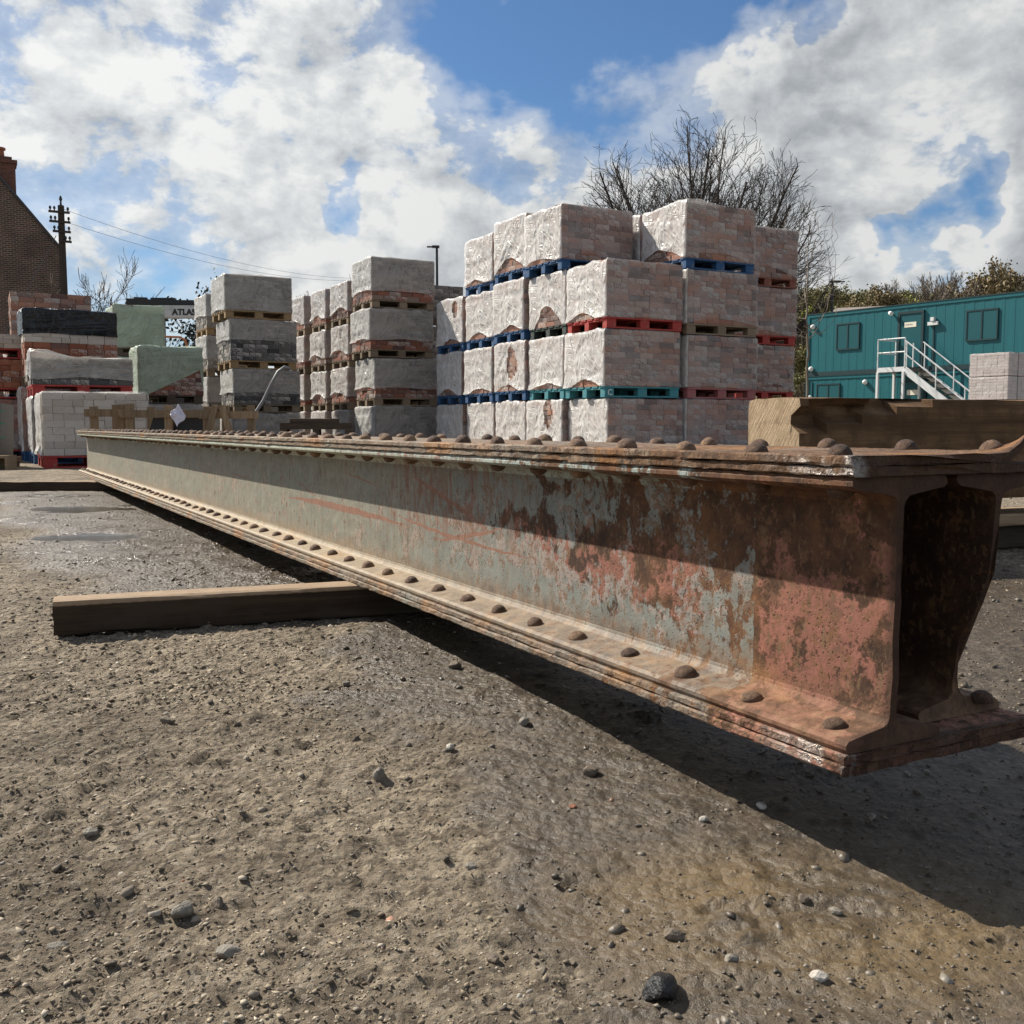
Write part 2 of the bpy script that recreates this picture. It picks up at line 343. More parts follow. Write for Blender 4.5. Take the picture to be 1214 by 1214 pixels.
# ------------------------------------------------------------------ rusted, flaking paint for the girder
def girder_material(name, paint=1.0, dust=0.0, gloss=True):
    m, t, p, o = material(name); q = t.obj(); gx, gy, gz = t.xyz(q)
    qs = t.scale(q, 1, 1, 1)
    nb_ = t.noise(q, 3.2, 8, .6); nf = t.noise(q, 34, 10, .68); ng = t.noise(q, 160, 6, .7); nm = t.noise(q, 11, 9, .62, .4)
    nv = t.noise(t.scale(q, 1, 28, 3.0), 1.6, 8, .65)                       # runs down the web
    rust = t.ramp(t.m('ADD', t.m('MULTIPLY', nf, .55), t.m('MULTIPLY', nb_, .45)), [(.32, (.020, .011, .007)), (.45, (.068, .030, .015)), (.55, (.145, .062, .026)), (.66, (.29, .125, .038)), (.8, (.40, .21, .075))])
    rust = t.mix(t.mr(ng, .45, .75, 0, .45), rust, (.16, .095, .055))
    red = t.mix(nf, (.36, .125, .088), (.56, .245, .19)); red = t.mix(t.mr(ng, .42, .72, 0, .6), red, (.20, .09, .06)); red = t.mix(t.mr(t.noise(q, 26, 8, .7), .54, .62, 0, .7), red, (.15, .09, .06))
    blue = t.mix(t.mr(gy, .3, 2.4), (.37, .44, .415), (.45, .47, .365)); blue = t.mix(nf, t.mix(.4, blue, (.16, .19, .175)), blue)
    blue = t.mix(t.mr(nv, .45, .75, 0, .5), blue, (.24, .235, .16))
    # primer: mostly the last quarter metre plus a scraped band
    zc = t.m('ADD', .155, t.m('MULTIPLY', t.m('SUBTRACT', gy, .45), .07))
    band = t.mr(t.m('ABSOLUTE', t.m('SUBTRACT', gz, t.m('ADD', zc, t.m('MULTIPLY', t.m('SUBTRACT', nb_, .5), .10)))), .02, .085, .16, 0)
    band = t.m('MULTIPLY', band, t.m('MULTIPLY', t.mr(gy, .3, .45), t.mr(gy, .8, 1.5, 1, 0)))
    endp = t.mr(t.m('ADD', gy, t.m('MULTIPLY', t.m('SUBTRACT', nm, .5), .05)), .225, .25, .15, 0)
    low = t.mr(gz, .18, .27, .04, -.16)
    pr = t.m('ADD', t.m('ADD', nm, t.m('MULTIPLY', t.m('SUBTRACT', nf, .5), .95)), t.m('ADD', band, t.m('ADD', endp, t.m('MULTIPLY', low, t.mr(gy, .2, .5, 1, .3)))))
    primer = t.mr(pr, .585, .66)
    # top coat: absent on the end, patchy to 1.2 m, nearly whole beyond
    cov = t.m('ADD', t.mr(gy, .25, .9, .03, .115), t.mr(gy, .7, 1.9, 0, .26))
    cov = t.m('ADD', cov, t.mr(gy, .235, .25, -.6, 0)); cov = t.m('SUBTRACT', cov, t.m('MULTIPLY', band, .55))
    cov = t.m('ADD', cov, t.m('MULTIPLY', t.mr(gz, .10, .26, .03, -.05), t.mr(gy, .7, 2, 1, .0)))
    fl = t.m('ADD', t.m('ADD', t.m('MULTIPLY', nm, .5), t.m('MULTIPLY', t.noise(t.scale(q, 1, 1.3, 1), 30, 10, .72, .35), .5)), t.m('MULTIPLY', t.m('SUBTRACT', nv, .5), .07))
    top = t.mr(t.m('ADD', fl, cov), .505, .545)
    # long scrapes
    def scrape(y0, y1, z0, sl, bow, wd):
        u_ = t.m('DIVIDE', t.m('SUBTRACT', gy, y0), y1 - y0)
        zz = t.m('ADD', z0, t.m('ADD', t.m('MULTIPLY', u_, sl), t.m('MULTIPLY', t.m('MULTIPLY', u_, t.m('SUBTRACT', 1, u_)), bow)))
        dd = t.m('ABSOLUTE', t.m('SUBTRACT', gz, t.m('ADD', zz, t.m('MULTIPLY', t.m('SUBTRACT', nm, .5), .02))))
        wv = t.m('MULTIPLY', t.m('MULTIPLY', t.m('MULTIPLY', u_, t.m('SUBTRACT', 1, u_)), 4), wd)
        return t.m('MULTIPLY', t.m('GREATER_THAN', t.m('SUBTRACT', wv, dd), t.m('MULTIPLY', nf, .006)), t.m('MULTIPLY', t.m('GREATER_THAN', u_, 0), t.m('LESS_THAN', u_, 1)))
    scr = scrape(1.42, 2.65, .158, .012, .035, .013)
    for a in ((.75, 1.75, .15, .05, -.06, .007), (1.0, 1.55, .17, .13, .03, .009), (.95, 1.4, .215, -.075, -.04, .008), (1.1, 1.32, .12, .13, .02, .006), (1.2, 1.42, .13, .12, -.03, .005), (1.6, 2.1, .24, .05, .0, .005), (2.9, 3.6, .2, .02, .02, .005), (2.2, 2.5, .18, .06, 0, .006)):
        scr = t.m('MAXIMUM', scr, scrape(*a))
    haze = t.m('MULTIPLY', t.m('MULTIPLY', t.mr(gy, .8, 1.1), t.mr(gy, 1.5, 1.9, 1, 0)), t.mr(gz, .12, .2))
    haze = t.m('MULTIPLY', haze, t.mr(t.noise(t.scale(q, 1, 9, 3), 3, 9, .7, 1.5), .45, .6, 0, .75))
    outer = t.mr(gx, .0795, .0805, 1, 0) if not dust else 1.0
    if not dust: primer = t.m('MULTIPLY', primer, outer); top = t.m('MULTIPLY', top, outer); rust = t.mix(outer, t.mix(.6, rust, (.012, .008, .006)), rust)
    c = t.mix(primer, rust, red); c = t.mix(t.m('MULTIPLY', top, paint), c, blue)
    c = t.mix(t.m('MULTIPLY', haze, paint), c, (.20, .085, .05))
    c = t.mix(t.m('MULTIPLY', t.m('MULTIPLY', scr, paint), .85), c, t.mix(nf, (.20, .085, .05), (.33, .15, .10)))
    specks = t.mr(t.m('ADD', nf, t.m('MULTIPLY', nv, .35)), .76, .82)
    c = t.mix(t.m('MULTIPLY', specks, .7), c, (.10, .045, .022))
    mott = t.mr(t.m('ADD', t.noise(q, 58, 9, .74), t.m('MULTIPLY', t.m('SUBTRACT', nm, .5), .45)), .54, .60)
    c = t.mix(t.m('MULTIPLY', mott, t.mr(gy, .2, 2.4, .8, .34)), c, t.mix(nf, (.085, .042, .022), (.25, .125, .055)))
    far_specks = t.m('MULTIPLY', t.mr(t.noise(t.scale(q, 1, 2.2, .8), 42, 8, .7), .57, .62), t.mr(gy, .8, 4, .75, .25))
    c = t.mix(far_specks, c, (.17, .105, .055))
    pit = t.m('MULTIPLY', t.mr(t.vor(t.vm('ADD', q, t.scale(t.n('ShaderNodeTexNoise', {'Vector': q, 'Scale': 60.}).outputs['Color'], .012, .012, .012)), 150), .16, .30, 1, 0), t.mr(nm, .42, .56, .15, .85))
    c = t.mix(t.m('MULTIPLY', pit, t.mr(gy, .3, 3, .75, .3)), c, (.035, .018, .011))
    if dust:
        c = t.mix(t.mr(nm, .3, .66, .15 * dust, .85 * dust), c, t.ramp(nf, [(.3, (.115, .060, .030)), (.5, (.23, .135, .072)), (.75, (.38, .265, .165))]))
        och = t.m('MULTIPLY', t.mr(nb_, .5, .66), .8); c = t.mix(och, c, t.mix(nf, (.26, .10, .022), (.44, .21, .055))); c = t.mix(t.mr(t.noise(q, 48, 8, .72), .52, .62, 0, .8), c, (.055, .028, .016))
        c = t.mix(t.m('MULTIPLY', t.mr(t.noise(q, 9, 6, .6), .58, .66), .7), c, t.mix(nf, (.19, .075, .04), (.30, .30, .25)))
    else:
        drt = t.m('MULTIPLY', t.mr(t.m('ADD', gz, t.m('MULTIPLY', t.m('SUBTRACT', nm, .5), .07)), .045, .10, 1, 0), .8)
        dn = t.ramp(nf, [(.3, (.055, .028, .016)), (.5, (.15, .082, .045)), (.66, (.27, .17, .095)), (.85, (.42, .31, .20))]); df = t.ramp(nf, [(.3, (.17, .11, .065)), (.55, (.30, .215, .135)), (.8, (.42, .33, .22))])
        dd_ = t.mix(t.mr(t.m('ADD', gy, t.m('MULTIPLY', t.m('SUBTRACT', nm, .5), 2.2)), .2, 2.2), dn, df); dd_ = t.mix(t.mr(nb_, .54, .66, 0, .45), dd_, t.mix(nf, (.30, .13, .025), (.46, .23, .06))); c = t.mix(drt, c, dd_)
    c = t.mix(t.mr(gy, .006, .022, .8, 0), c, t.mix(nf, (.018, .010, .007), (.10, .048, .026)))
    h = t.m('ADD', t.m('MULTIPLY', t.m('MAXIMUM', t.m('MULTIPLY', top, paint), t.m('MULTIPLY', primer, .6)), .5), t.m('ADD', t.m('MULTIPLY', nf, .9), t.m('SUBTRACT', t.m('MULTIPLY', ng, .5), t.m('MULTIPLY', pit, .5))))
    rg = t.mr(top, 0, 1, .82, .62)
    met = 0.0
    if gloss:
        sh = t.m('MULTIPLY', t.mr(gy, .04, .17, 1, 0), t.m('MULTIPLY', t.mr(gx, .03, .012), t.mr(nm, .46, .54)))
        rg = t.mix(sh, t.vec(rg, rg, rg), (.2, .2, .2)); met = sh; c = t.mix(t.m('MULTIPLY', sh, .8), c, (.42, .38, .35))
    setp(t, p, c, rg, met, t.bump(h, 1.0 if dust else .6, .0055 if dust else .0022), .35); return m
m_web = girder_material('flaking_paint_web', 1.0, 0, False)
m_plate = girder_material('rusty_plate', .5, .85, True)
m_rivet, t, p, o = material('rusty_rivet'); q = t.obj(); rr = t.n('ShaderNodeObjectInfo').outputs['Random']
n = t.noise(q, 90, 6, .65); cc = t.ramp(t.m('ADD', t.m('MULTIPLY', n, .8), t.m('MULTIPLY', rr, .25)), [(.3, (.045, .024, .015)), (.48, (.12, .065, .037)), (.64, (.22, .13, .075)), (.82, (.38, .22, .10))])
setp(t, p, cc, .75, 0, t.bump(t.noise(q, 210, 7, .75), 1.0, .006))

gird = thing('riveted_steel_girder', 'long rusty riveted steel box girder with flaking pale green and salmon paint', 'girder', (GX, GY, GZ), YAW)
def sta():                                                                   # stations along the girder, denser near its cut end
    a = [0, .004, .010]; y = .018
    while y < GL - .05: a.append(y); y += .008 + .012 * y
    return np.array(a + [GL])
ST = sta()
def sweep(name, prof, mat, jit=.0012, seed=0, near=None, post=None, subdiv=True):
    prof = np.array(prof, float); pr = []
    for i in range(len(prof)):                                              # subdivide long edges so that the surface can wobble
        a, b = prof[i], prof[(i + 1) % len(prof)]; k = max(1, int(np.linalg.norm(b - a) / .022)) if subdiv else 1
        for j in range(k): pr.append(a + (b - a) * j / k)
    pr = np.array(pr); k = len(pr); n = len(ST)
    V = np.zeros((n, k, 3)); V[..., 0] = pr[None, :, 0]; V[..., 2] = pr[None, :, 1]; V[..., 1] = ST[:, None]
    s = np.arange(k)[None] * 3.7
    V[..., 0] += jit * 2 * fbm(V[..., 1] * 34 + 0 * s, s + seed, 4, seed + 1, .62); V[..., 2] += jit * 2 * fbm(V[..., 1] * 31 + 0 * s, s + seed, 4, seed + 5, .62)
    if near is not None: V[..., 1] += np.exp(-V[..., 1] / .05) * near(pr[:, 0], pr[:, 1])[None, :]
    if post is not None: V = post(V)
    idx = np.arange(n * k).reshape(n, k); nxt = np.roll(idx, -1, axis=1)
    Fq = np.stack([idx[:-1], nxt[:-1], nxt[1:], idx[1:]], -1).reshape(-1, 4)
    me = bpy.data.meshes.new(name)
    fs = [tuple(f) for f in Fq.tolist()] + [tuple(idx[0][::-1].tolist()), tuple(idx[-1].tolist())]
    me.from_pydata(V.reshape(-1, 3).tolist(), [], fs); me.update(); return link(name, me, mat, gird)
PT = .0118                                                                   # plate thickness
def plate(z0, ins, seed, name, post=None, ends=.010):
    e = .0022
    prof = [(ins + e, z0), (GW - ins - e, z0), (GW - ins, z0 + e), (GW - ins, z0 + PT - e), (GW - ins - e, z0 + PT), (ins + e, z0 + PT), (ins, z0 + PT - e), (ins, z0 + e)]
    return sweep(name, prof, m_plate, .0024, seed, lambda x, z: ends * 2 * fbm(x * 45, z * 0 + seed, 4, seed), post)
def curl(V):                                                                 # torn corner of the top plate, bent upward
    k = sstep(.262, .352, V[..., 0]) * np.exp(-np.maximum(V[..., 1], 0) / .045)
    V[..., 2] += .040 * k ** 1.3; V[..., 1] += .012 * k; return V
plate(0, .0, 11, 'bottom_plate'); plate(PT + .0008, .002, 12, 'bottom_plate')
plate(GH - 2 * PT - .0008, .003, 13, 'top_plate'); plate(GH - PT, .0, 14, 'top_plate', curl, .012)
JZ0, JZ1 = 2 * PT + .0016, GH - 2 * PT - .0016
def joist(x0, x1, seed, near, name='joist'):
    xm = (x0 + x1) / 2; wt = .0055; te, tr, r = .014, .022, .014
    pr = [(x0 + .003, JZ0), (x1 - .003, JZ0), (x1, JZ0 + .005), (x1, JZ0 + te - .004), (x1 - .006, JZ0 + te)]
    def fil(s, up):
        z = JZ0 + tr if not up else JZ1 - tr; out = []
        for k in range(5):
            a = k / 4 * pi / 2; dx_ = wt + r * (1 - sin(a)); dz_ = r * (1 - cos(a)); out.append((xm + s * dx_, z + (dz_ if not up else -dz_)))
        return out
    rb = fil(1, False); rt = fil(1, True)
    pr += rb + rt[::-1] + [(x1 - .006, JZ1 - te), (x1, JZ1 - te + .004), (x1, JZ1 - .005), (x1 - .003, JZ1), (x0 + .003, JZ1), (x0, JZ1 - .005), (x0, JZ1 - te + .004), (x0 + .006, JZ1 - te)]
    lt = fil(-1, True); lb = fil(-1, False)
    pr += lt + lb[::-1] + [(x0 + .006, JZ0 + te), (x0, JZ0 + te - .004), (x0, JZ0 + .005)]
    return sweep(name, pr, m_web, .0001, seed, near)
joist(.006, .165, 31, lambda x, z: .004 * 2 * fbm(z * 40, x * 0, 3, 5) + .004)
def torn(x, z):                                                              # the far joist's web is cut back in a curve
    k = np.exp(-((z - .080) / .095) ** 2) * .058 + .008 + .006 * fbm(z * 60, x * 0, 3, 6)
    return k
j2 = joist(.187, .344, 32, torn)
# rivets
def rivet_mesh(seed, h=.0165, r=.0165, worn=.0):
    b = MB(); prof = [(r * cos(a), h * sin(a)) for a in np.linspace(-.25, pi / 2 * .97, 7)]; b.lathe(prof, 14)
    me = b.mesh('rivet'); rs = np.random.default_rng(seed)
    for v in me.vertices:
        c = v.co; f = 1 + .22 * (vnoise(c.x * 140 + seed * 7, c.y * 140 + c.z * 90, seed) - .5) + worn * .25 * (vnoise(c.x * 90 + seed, c.z * 90 + c.y * 60, seed + 3) - .5)
        v.co = (c.x * f, c.y * f, c.z * (1 - worn * .3))
    me.shade_smooth(); me.materials.append(m_rivet); return me
RV = [rivet_mesh(i, worn=(.9 if i > 3 else .2)) for i in range(6)]
def rivet(x, y, z, flip=False, v=None):
    o = link('rivet', RV[random.randrange(4) if v is None else v], None, gird, (x, y, z), (pi if flip else random.uniform(-.06, .06), random.uniform(-.06, .06), random.uniform(0, 6)))
    s = random.uniform(.90, 1.1); o.scale = (s, s, s * random.uniform(.85, 1.1)); return o
y = .052; k = 0
while y < GL - .02:
    j = lambda: random.uniform(-.004, .004)
    rivet(.033 + j(), y + j(), GH - .001); rivet(.312 + j(), y + j(), GH - .001)
    rivet(.038 + j(), y + j(), JZ0 + .0165, v=4 + k % 2 if k < 2 else None)
    rivet(.040 + j(), y + j(), JZ1 - .0155, True)
    if k < 4: rivet(.308, y, JZ0 + .016)
    y += .1475; k += 1

# ------------------------------------------------------------------ timber
def wood_material(name, dark, mid, light, sx=1, ring=6, rough=.85, grey=None, rnd=False, axis=0):
    m, t, p, o = material(name); q = t.obj()
    sc3 = [22, 22, 22]; sc3[axis] = 1.1
    n1 = t.noise(t.scale(q, *sc3), 2.2 * sx, 8, .65, .6); n2 = t.noise(q, 9, 6, .6); n3 = t.noise(t.scale(q, *sc3), 9 * sx, 5, .7)
    f = t.m('ADD', t.m('MULTIPLY', n1, .7), t.m('MULTIPLY', n3, .3))
    c = t.ramp(f, [(.3, dark), (.5, mid), (.72, light)])
    if grey: c = t.mix(t.mr(n2, .42, .62, 0, .75), c, grey)
    if rnd:
        r_ = t.n('ShaderNodeObjectInfo').outputs['Random']; c = t.mix(1, c, t.vec(t.mr(r_, 0, 1, .75, 1.15), t.mr(r_, 0, 1, .75, 1.12), t.mr(r_, 0, 1, .75, 1.1)), 'MULTIPLY')
    setp(t, p, c, rough, 0, t.bump(t.m('ADD', f, t.m('MULTIPLY', t.noise(q, 160, 4), .2)), .7, .004), .3); return m
m_bearer = wood_material('weathered_bearer', (.04, .026, .016), (.10, .067, .042), (.22, .155, .10), grey=(.13, .098, .07))
m_baulk = wood_material('sawn_baulk', (.045, .022, .010), (.16, .090, .042), (.29, .185, .095), .35, grey=(.085, .046, .022))
m_crate = wood_material('crate_wood', (.12, .08, .045), (.25, .175, .105), (.40, .30, .19), rnd=True, axis=2)
m_board = wood_material('raw_board', (.17, .115, .065), (.32, .235, .145), (.46, .36, .24), rnd=True)
m_dark = wood_material('damp_board', (.03, .022, .016), (.075, .055, .04), (.13, .10, .075), rnd=True)
m_endg, t, p, o = material('end_grain'); q = t.obj(); qx, qy, qz = t.xyz(q)
rr_ = t.vm('LENGTH', t.scale(t.vm('SUBTRACT', q, (0, .11, -.18)), 0, 1, 1)); rings = t.m('SINE', t.m('MULTIPLY', t.m('ADD', rr_, t.m('MULTIPLY', t.noise(q, 9, 5), .012)), 620))
saw = t.noise(t.vec(qx, t.m('MULTIPLY', t.m('ADD', qy, t.m('MULTIPLY', qz, .7)), 70), t.m('MULTIPLY', qz, 5)), 1.5, 5, .7)
c = t.mix(t.mr(rings, -1, 1, 0, .12), (.38, .275, .17), (.27, .185, .11)); c = t.mix(t.mr(t.noise(q, 14, 8, .65), .42, .66, 0, .65), c, (.22, .145, .08))
c = t.mix(t.m('MULTIPLY', t.mr(t.noise(t.scale(q, 1, 9, .8), 7, 6, .7, .8), .62, .66), .8), c, (.07, .045, .025))
setp(t, p, c, .9, 0, t.bump(saw, .9, .008))

def timber(name, L, W_, H_, mat, label, cat, loc, rz, seed, endmat=None, carve=None, group=None, nx_=90):
    # rough sawn beam: local X along its length, worn arrises, slight twist; carve(x, z) cuts into the face at y = 0
    xs_ = np.linspace(0, L, nx_); r = .006; ring = []
    def side(a, b, n): return [(a[0] + (b[0] - a[0]) * i / n, a[1] + (b[1] - a[1]) * i / n) for i in range(n)]
    c4 = [(0, 0), (W_, 0), (W_, H_), (0, H_)]; pts = []
    for i in range(4): pts += side(c4[i], c4[(i + 1) % 4], 12 if i in (1, 3) else 6)
    pts = np.array(pts); k = len(pts); V = np.zeros((nx_, k, 3)); V[..., 0] = xs_[:, None]; V[..., 1] = pts[None, :, 0]; V[..., 2] = pts[None, :, 1]
    cdist = np.min(np.stack([np.hypot(pts[:, 0] - a, pts[:, 1] - b) for a, b in c4]), 0)
    ctr = np.array([W_ / 2, H_ / 2]); inw = (ctr - pts); inw /= np.linalg.norm(inw, axis=1)[:, None]
    wear = np.exp(-cdist / .006)[None] * (.003 + .016 * np.maximum(fbm(xs_[:, None] * 9, np.arange(k)[None] * .13, 3, seed), -.1) + .002)
    V[..., 1] += inw[None, :, 0] * wear; V[..., 2] += inw[None, :, 1] * wear
    V[..., 1] += .004 * fbm(xs_[:, None] * 5, pts[None, :, 1] * 22, 3, seed + 2); V[..., 2] += .006 * fbm(xs_[:, None] * 2, pts[None, :, 0] * 12, 3, seed + 3)
    if carve is not None:
        fr = pts[:, 0] < 1e-6; V[:, fr, 1] += carve(xs_[:, None], pts[None, fr, 1])
    V[0, :, 0] += .006 * fbm(pts[:, 0] * 40, pts[:, 1] * 40, 3, seed)
    idx = np.arange(nx_ * k).reshape(nx_, k); nx2 = np.roll(idx, -1, 1)
    Fq = np.stack([idx[:-1], idx[1:], nx2[1:], nx2[:-1]], -1).reshape(-1, 4).tolist()
    me = bpy.data.meshes.new(name); me.from_pydata(V.reshape(-1, 3).tolist(), [], [tuple(f) for f in Fq] + [tuple(idx[0].tolist()), tuple(idx[-1][::-1].tolist())]); me.update()
    me.materials.append(mat); me.materials.append(endmat or mat)
    me.polygons[len(Fq)].material_index = 1; me.polygons[len(Fq) + 1].material_index = 1
    o = link(name, me, None, None, loc, (0, 0, rz)); return tag(o, label, cat, group)
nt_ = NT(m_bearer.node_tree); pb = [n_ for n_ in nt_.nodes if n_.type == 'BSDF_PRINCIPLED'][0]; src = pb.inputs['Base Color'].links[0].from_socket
qx, qy, qz = nt_.xyz(nt_.obj()); lit_top = nt_.mr(nt_.m('ADD', qz, nt_.m('MULTIPLY', nt_.m('SUBTRACT', nt_.noise(nt_.obj(), 40, 5), .5), .006)), .0705, .0745)
darkc = nt_.mix(1, src, (.42, .40, .38, 1), 'MULTIPLY'); palec = nt_.mix(nt_.noise(nt_.obj(), 30, 6, .65), (.20, .135, .085), (.42, .31, .205)); nt_.links.new(nt_.mix(lit_top, darkc, palec), pb.inputs['Base Color'])  # sunlit top and shaded sides painted into the bearer colour
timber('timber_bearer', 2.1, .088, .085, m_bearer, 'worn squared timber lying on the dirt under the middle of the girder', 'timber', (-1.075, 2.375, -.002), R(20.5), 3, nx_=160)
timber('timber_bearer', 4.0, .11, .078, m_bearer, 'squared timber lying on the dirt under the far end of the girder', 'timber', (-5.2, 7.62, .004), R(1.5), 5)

def baulk_carve(x, z):                                                       # long shake splitting the face from the sawn end
    zl = .27 + .20 * x; d = z - zl
    a = np.where((d > -.004) & (d < .075 - .08 * x), .05 + .03 * fbm(x * 6, z * 60, 3, 8), 0) * (x < .95) * sstep(.85, .6, x)
    b = .020 * np.exp(-((d - .035 + .03 * x) / .010) ** 2) * (x < .62)
    return a + b
BK = timber('timber_baulk', 2.8, .315, .382, m_baulk, 'massive squared timber baulk with pale sawn end resting behind the girder', 'timber', (1.006, 3.6, .212), R(21), 8, m_endg, baulk_carve, nx_=220)
def bearer_small(x, y, z, L, W_, H_, rz, mat, seed, lab):
    timber('timber_packer', L, W_, H_, mat, lab, 'timber', (x, y, z), rz, seed, group='packing timbers under the baulk', nx_=20)
bearer_small(1.78, 4.02, .152, .55, .16, .058, R(70), m_dark, 21, 'upper dark packing timber directly under the sawn baulk')
bearer_small(1.72, 3.94, .10, 1.3, .26, .05, R(20), m_board, 22, 'pale flat packing board under the sawn baulk')
bearer_small(1.86, 4.06, -.002, .9, .2, .10, R(22), m_dark, 23, 'dark packing timber resting on the dirt beneath pale packing board')
bearer_small(2.95, 4.35, -.002, .3, .3, .212, R(21), m_dark, 24, 'block of stacked timber holding up the hidden end of the baulk')

# ------------------------------------------------------------------ bricks, pallets and film
def brick_material(name, stops, film_grey=0):
    m, t, p, o = material(name); q = t.obj(); r_ = t.n('ShaderNodeObjectInfo').outputs['Random']
    n = t.noise(q, 24, 6, .65); n2 = t.noise(q, 90, 4, .7)
    rv = t.m('ADD', r_, t.m('MULTIPLY', t.m('SUBTRACT', n, .5), .22))
    c = t.ramp(rv, stops)
    c = t.mix(t.mr(t.m('ADD', n, t.m('MULTIPLY', t.m('FRACT', t.m('MULTIPLY', r_, 7.3)), .3)), .66, .84, 0, .75), c, (.46, .42, .38))   # old lime mortar
    setp(t, p, c, .93, 0, t.bump(n2, .5, .004)); return m
S = lambda *a: [(i / (len(a) - 1), c) for i, c in enumerate(a)]
m_brk = {
 'pink': brick_material('reclaimed_pink_brick', S((.11, .065, .055), (.30, .145, .10), (.38, .19, .125), (.21, .125, .10), (.36, .21, .155), (.14, .10, .09), (.42, .30, .24))),
 'red': brick_material('reclaimed_red_brick', S((.07, .045, .04), (.20, .075, .05), (.27, .10, .06), (.16, .085, .065), (.24, .17, .14))),
 'orange': brick_material('orange_red_brick', S((.22, .075, .04), (.30, .105, .055), (.27, .09, .05), (.33, .13, .07), (.16, .085, .07))),
 'grey': brick_material('grey_brown_stone', S((.09, .085, .08), (.16, .145, .13), (.22, .195, .17), (.13, .12, .115), (.26, .225, .19))),
 'sett': brick_material('dark_stone_sett', S((.045, .045, .048), (.085, .083, .082), (.13, .125, .12), (.10, .09, .08))),
 'buff': brick_material('pale_buff_brick', S((.36, .30, .245), (.47, .41, .35), (.54, .49, .43), (.40, .34, .28), (.50, .44, .37))),
 'white': brick_material('pale_pink_brick', S((.48, .41, .39), (.55, .48, .46), (.52, .45, .43), (.58, .52, .50)))}
def film_material(name, colr, fac, rough=.22, crease=1.0, tension=.5, veil=.10):
    # stretch film: see-through where taut, whiter and glossier along creases that run diagonally and along the wraps
    m, t, p, o = material(name); q = t.obj(); qx, qy, qz = t.xyz(q); h = t.m('ADD', qx, t.m('MULTIPLY', qy, 1.03))
    rid = None
    for k, (th, sa, sb, off) in enumerate(((42, .9, 5.5, 0), (-58, .9, 5.0, 5.1), (6, .7, 11, 9.7), (76, 1.0, 4.5, 14.2))):
        a = t.m('ADD', t.m('MULTIPLY', h, cos(R(th))), t.m('MULTIPLY', qz, sin(R(th)))); b = t.m('ADD', t.m('MULTIPLY', h, -sin(R(th))), t.m('MULTIPLY', qz, cos(R(th))))
        n = t.noise(t.vec(t.m('MULTIPLY', a, sa), t.m('MULTIPLY', b, sb), off), 1.0, 3, .55, .9)
        r_ = t.m('POWER', t.m('SUBTRACT', 1, t.m('MULTIPLY', t.m('ABSOLUTE', t.m('SUBTRACT', n, .5)), 9), clamp=True), 1.4)
        msk = t.mr(t.noise(t.vec(h, qz, off + 3), 2.6, 2), .44, .58)
        if k == 2: msk = t.m('ADD', t.m('MULTIPLY', msk, .5), tension)
        r_ = t.m('MULTIPLY', r_, msk); rid = r_ if rid is None else t.m('MAXIMUM', rid, r_)
    soft = t.noise(t.vec(h, qz, 2.2), 7, 3, .5, 1.0)
    setp(t, p, colr, rough, 0, t.bump(t.m('ADD', t.m('MULTIPLY', rid, crease), t.m('MULTIPLY', soft, .45)), .65, .04), .6)
    tl = t.n('ShaderNodeBsdfTranslucent', {'Color': colr}); ad = t.n('ShaderNodeMixShader', {0: .2}); t.links.new(p.outputs[0], ad.inputs[1]); t.links.new(tl.outputs[0], ad.inputs[2])
    tr = t.n('ShaderNodeBsdfTransparent', {'Color': (.98, .98, .98, 1)}); big = t.noise(q, 2.4, 3)
    f = t.m('ADD', t.m('ADD', fac, t.m('MULTIPLY', rid, veil)), t.mr(big, .35, .65, -.08, .08), clamp=True)
    mx = t.n('ShaderNodeMixShader', {0: f}); t.links.new(tr.outputs[0], mx.inputs[1]); t.links.new(ad.outputs[0], mx.inputs[2]); t.links.new(mx.outputs[0], o.inputs[0]); return m
m_film = {'clear': film_material('clear_pallet_film', (.80, .79, .77), .15, .26, .4, .35), 'slack': film_material('slack_layered_film', (.92, .91, .88), .57, .26, .6, .0, .3), 'slackgrey': film_material('slack_grey_film', (.80, .79, .76), .54, .28, .6, .0, .3),
          'thick': film_material('thick_pallet_film', (.74, .73, .71), .38, .36, .6), 'cloudy': film_material('cloudy_grey_film', (.64, .60, .55), .33, .36, .5, .5, .2), 'green': film_material('green_pallet_film', (.47, .56, .43), .80, .34, .7, .5),
          'white': film_material('white_pallet_film', (.86, .85, .83), .12, .3, .4, .3), 'black': film_material('black_pallet_film', (.006, .007, .009), .97, .25, .8)}
def paint_wood(name, c, wear=.35, under=(.26, .20, .14)):
    m, t, p, o = material(name); q = t.obj(); n = t.noise(q, 14, 8, .7); n2 = t.noise(t.scale(q, 2, 2, 14), 6, 5, .65)
    cc = t.mix(n2, tuple(v * .65 for v in c), tuple(min(1, v * 1.15) for v in c)); cc = t.mix(t.mr(n, .60 - wear * .12, .70, 0, .9), cc, under)
    setp(t, p, cc, .75, 0, t.bump(n2, .4, .004)); return m
m_pal = {'blue': paint_wood('blue_pallet_paint', (.018, .085, .21)), 'red': paint_wood('red_pallet_paint', (.40, .045, .035)), 'teal': paint_wood('teal_pallet_paint', (.05, .25, .29)),
         'green': paint_wood('dark_green_pallet_paint', (.03, .05, .045)), 'wood': wood_material('pallet_wood', (.10, .075, .05), (.21, .165, .115), (.33, .27, .19), rnd=True),
         'pink': paint_wood('faded_red_pallet_paint', (.38, .12, .12), .8), 'brown': paint_wood('brown_red_pallet_paint', (.24, .075, .045), .7), 'yellow': paint_wood('yellow_pallet_wood', (.30, .195, .09), .6),
         'dark': wood_material('dark_pallet_wood', (.04, .03, .022), (.09, .072, .054), (.15, .125, .095), rnd=True)}
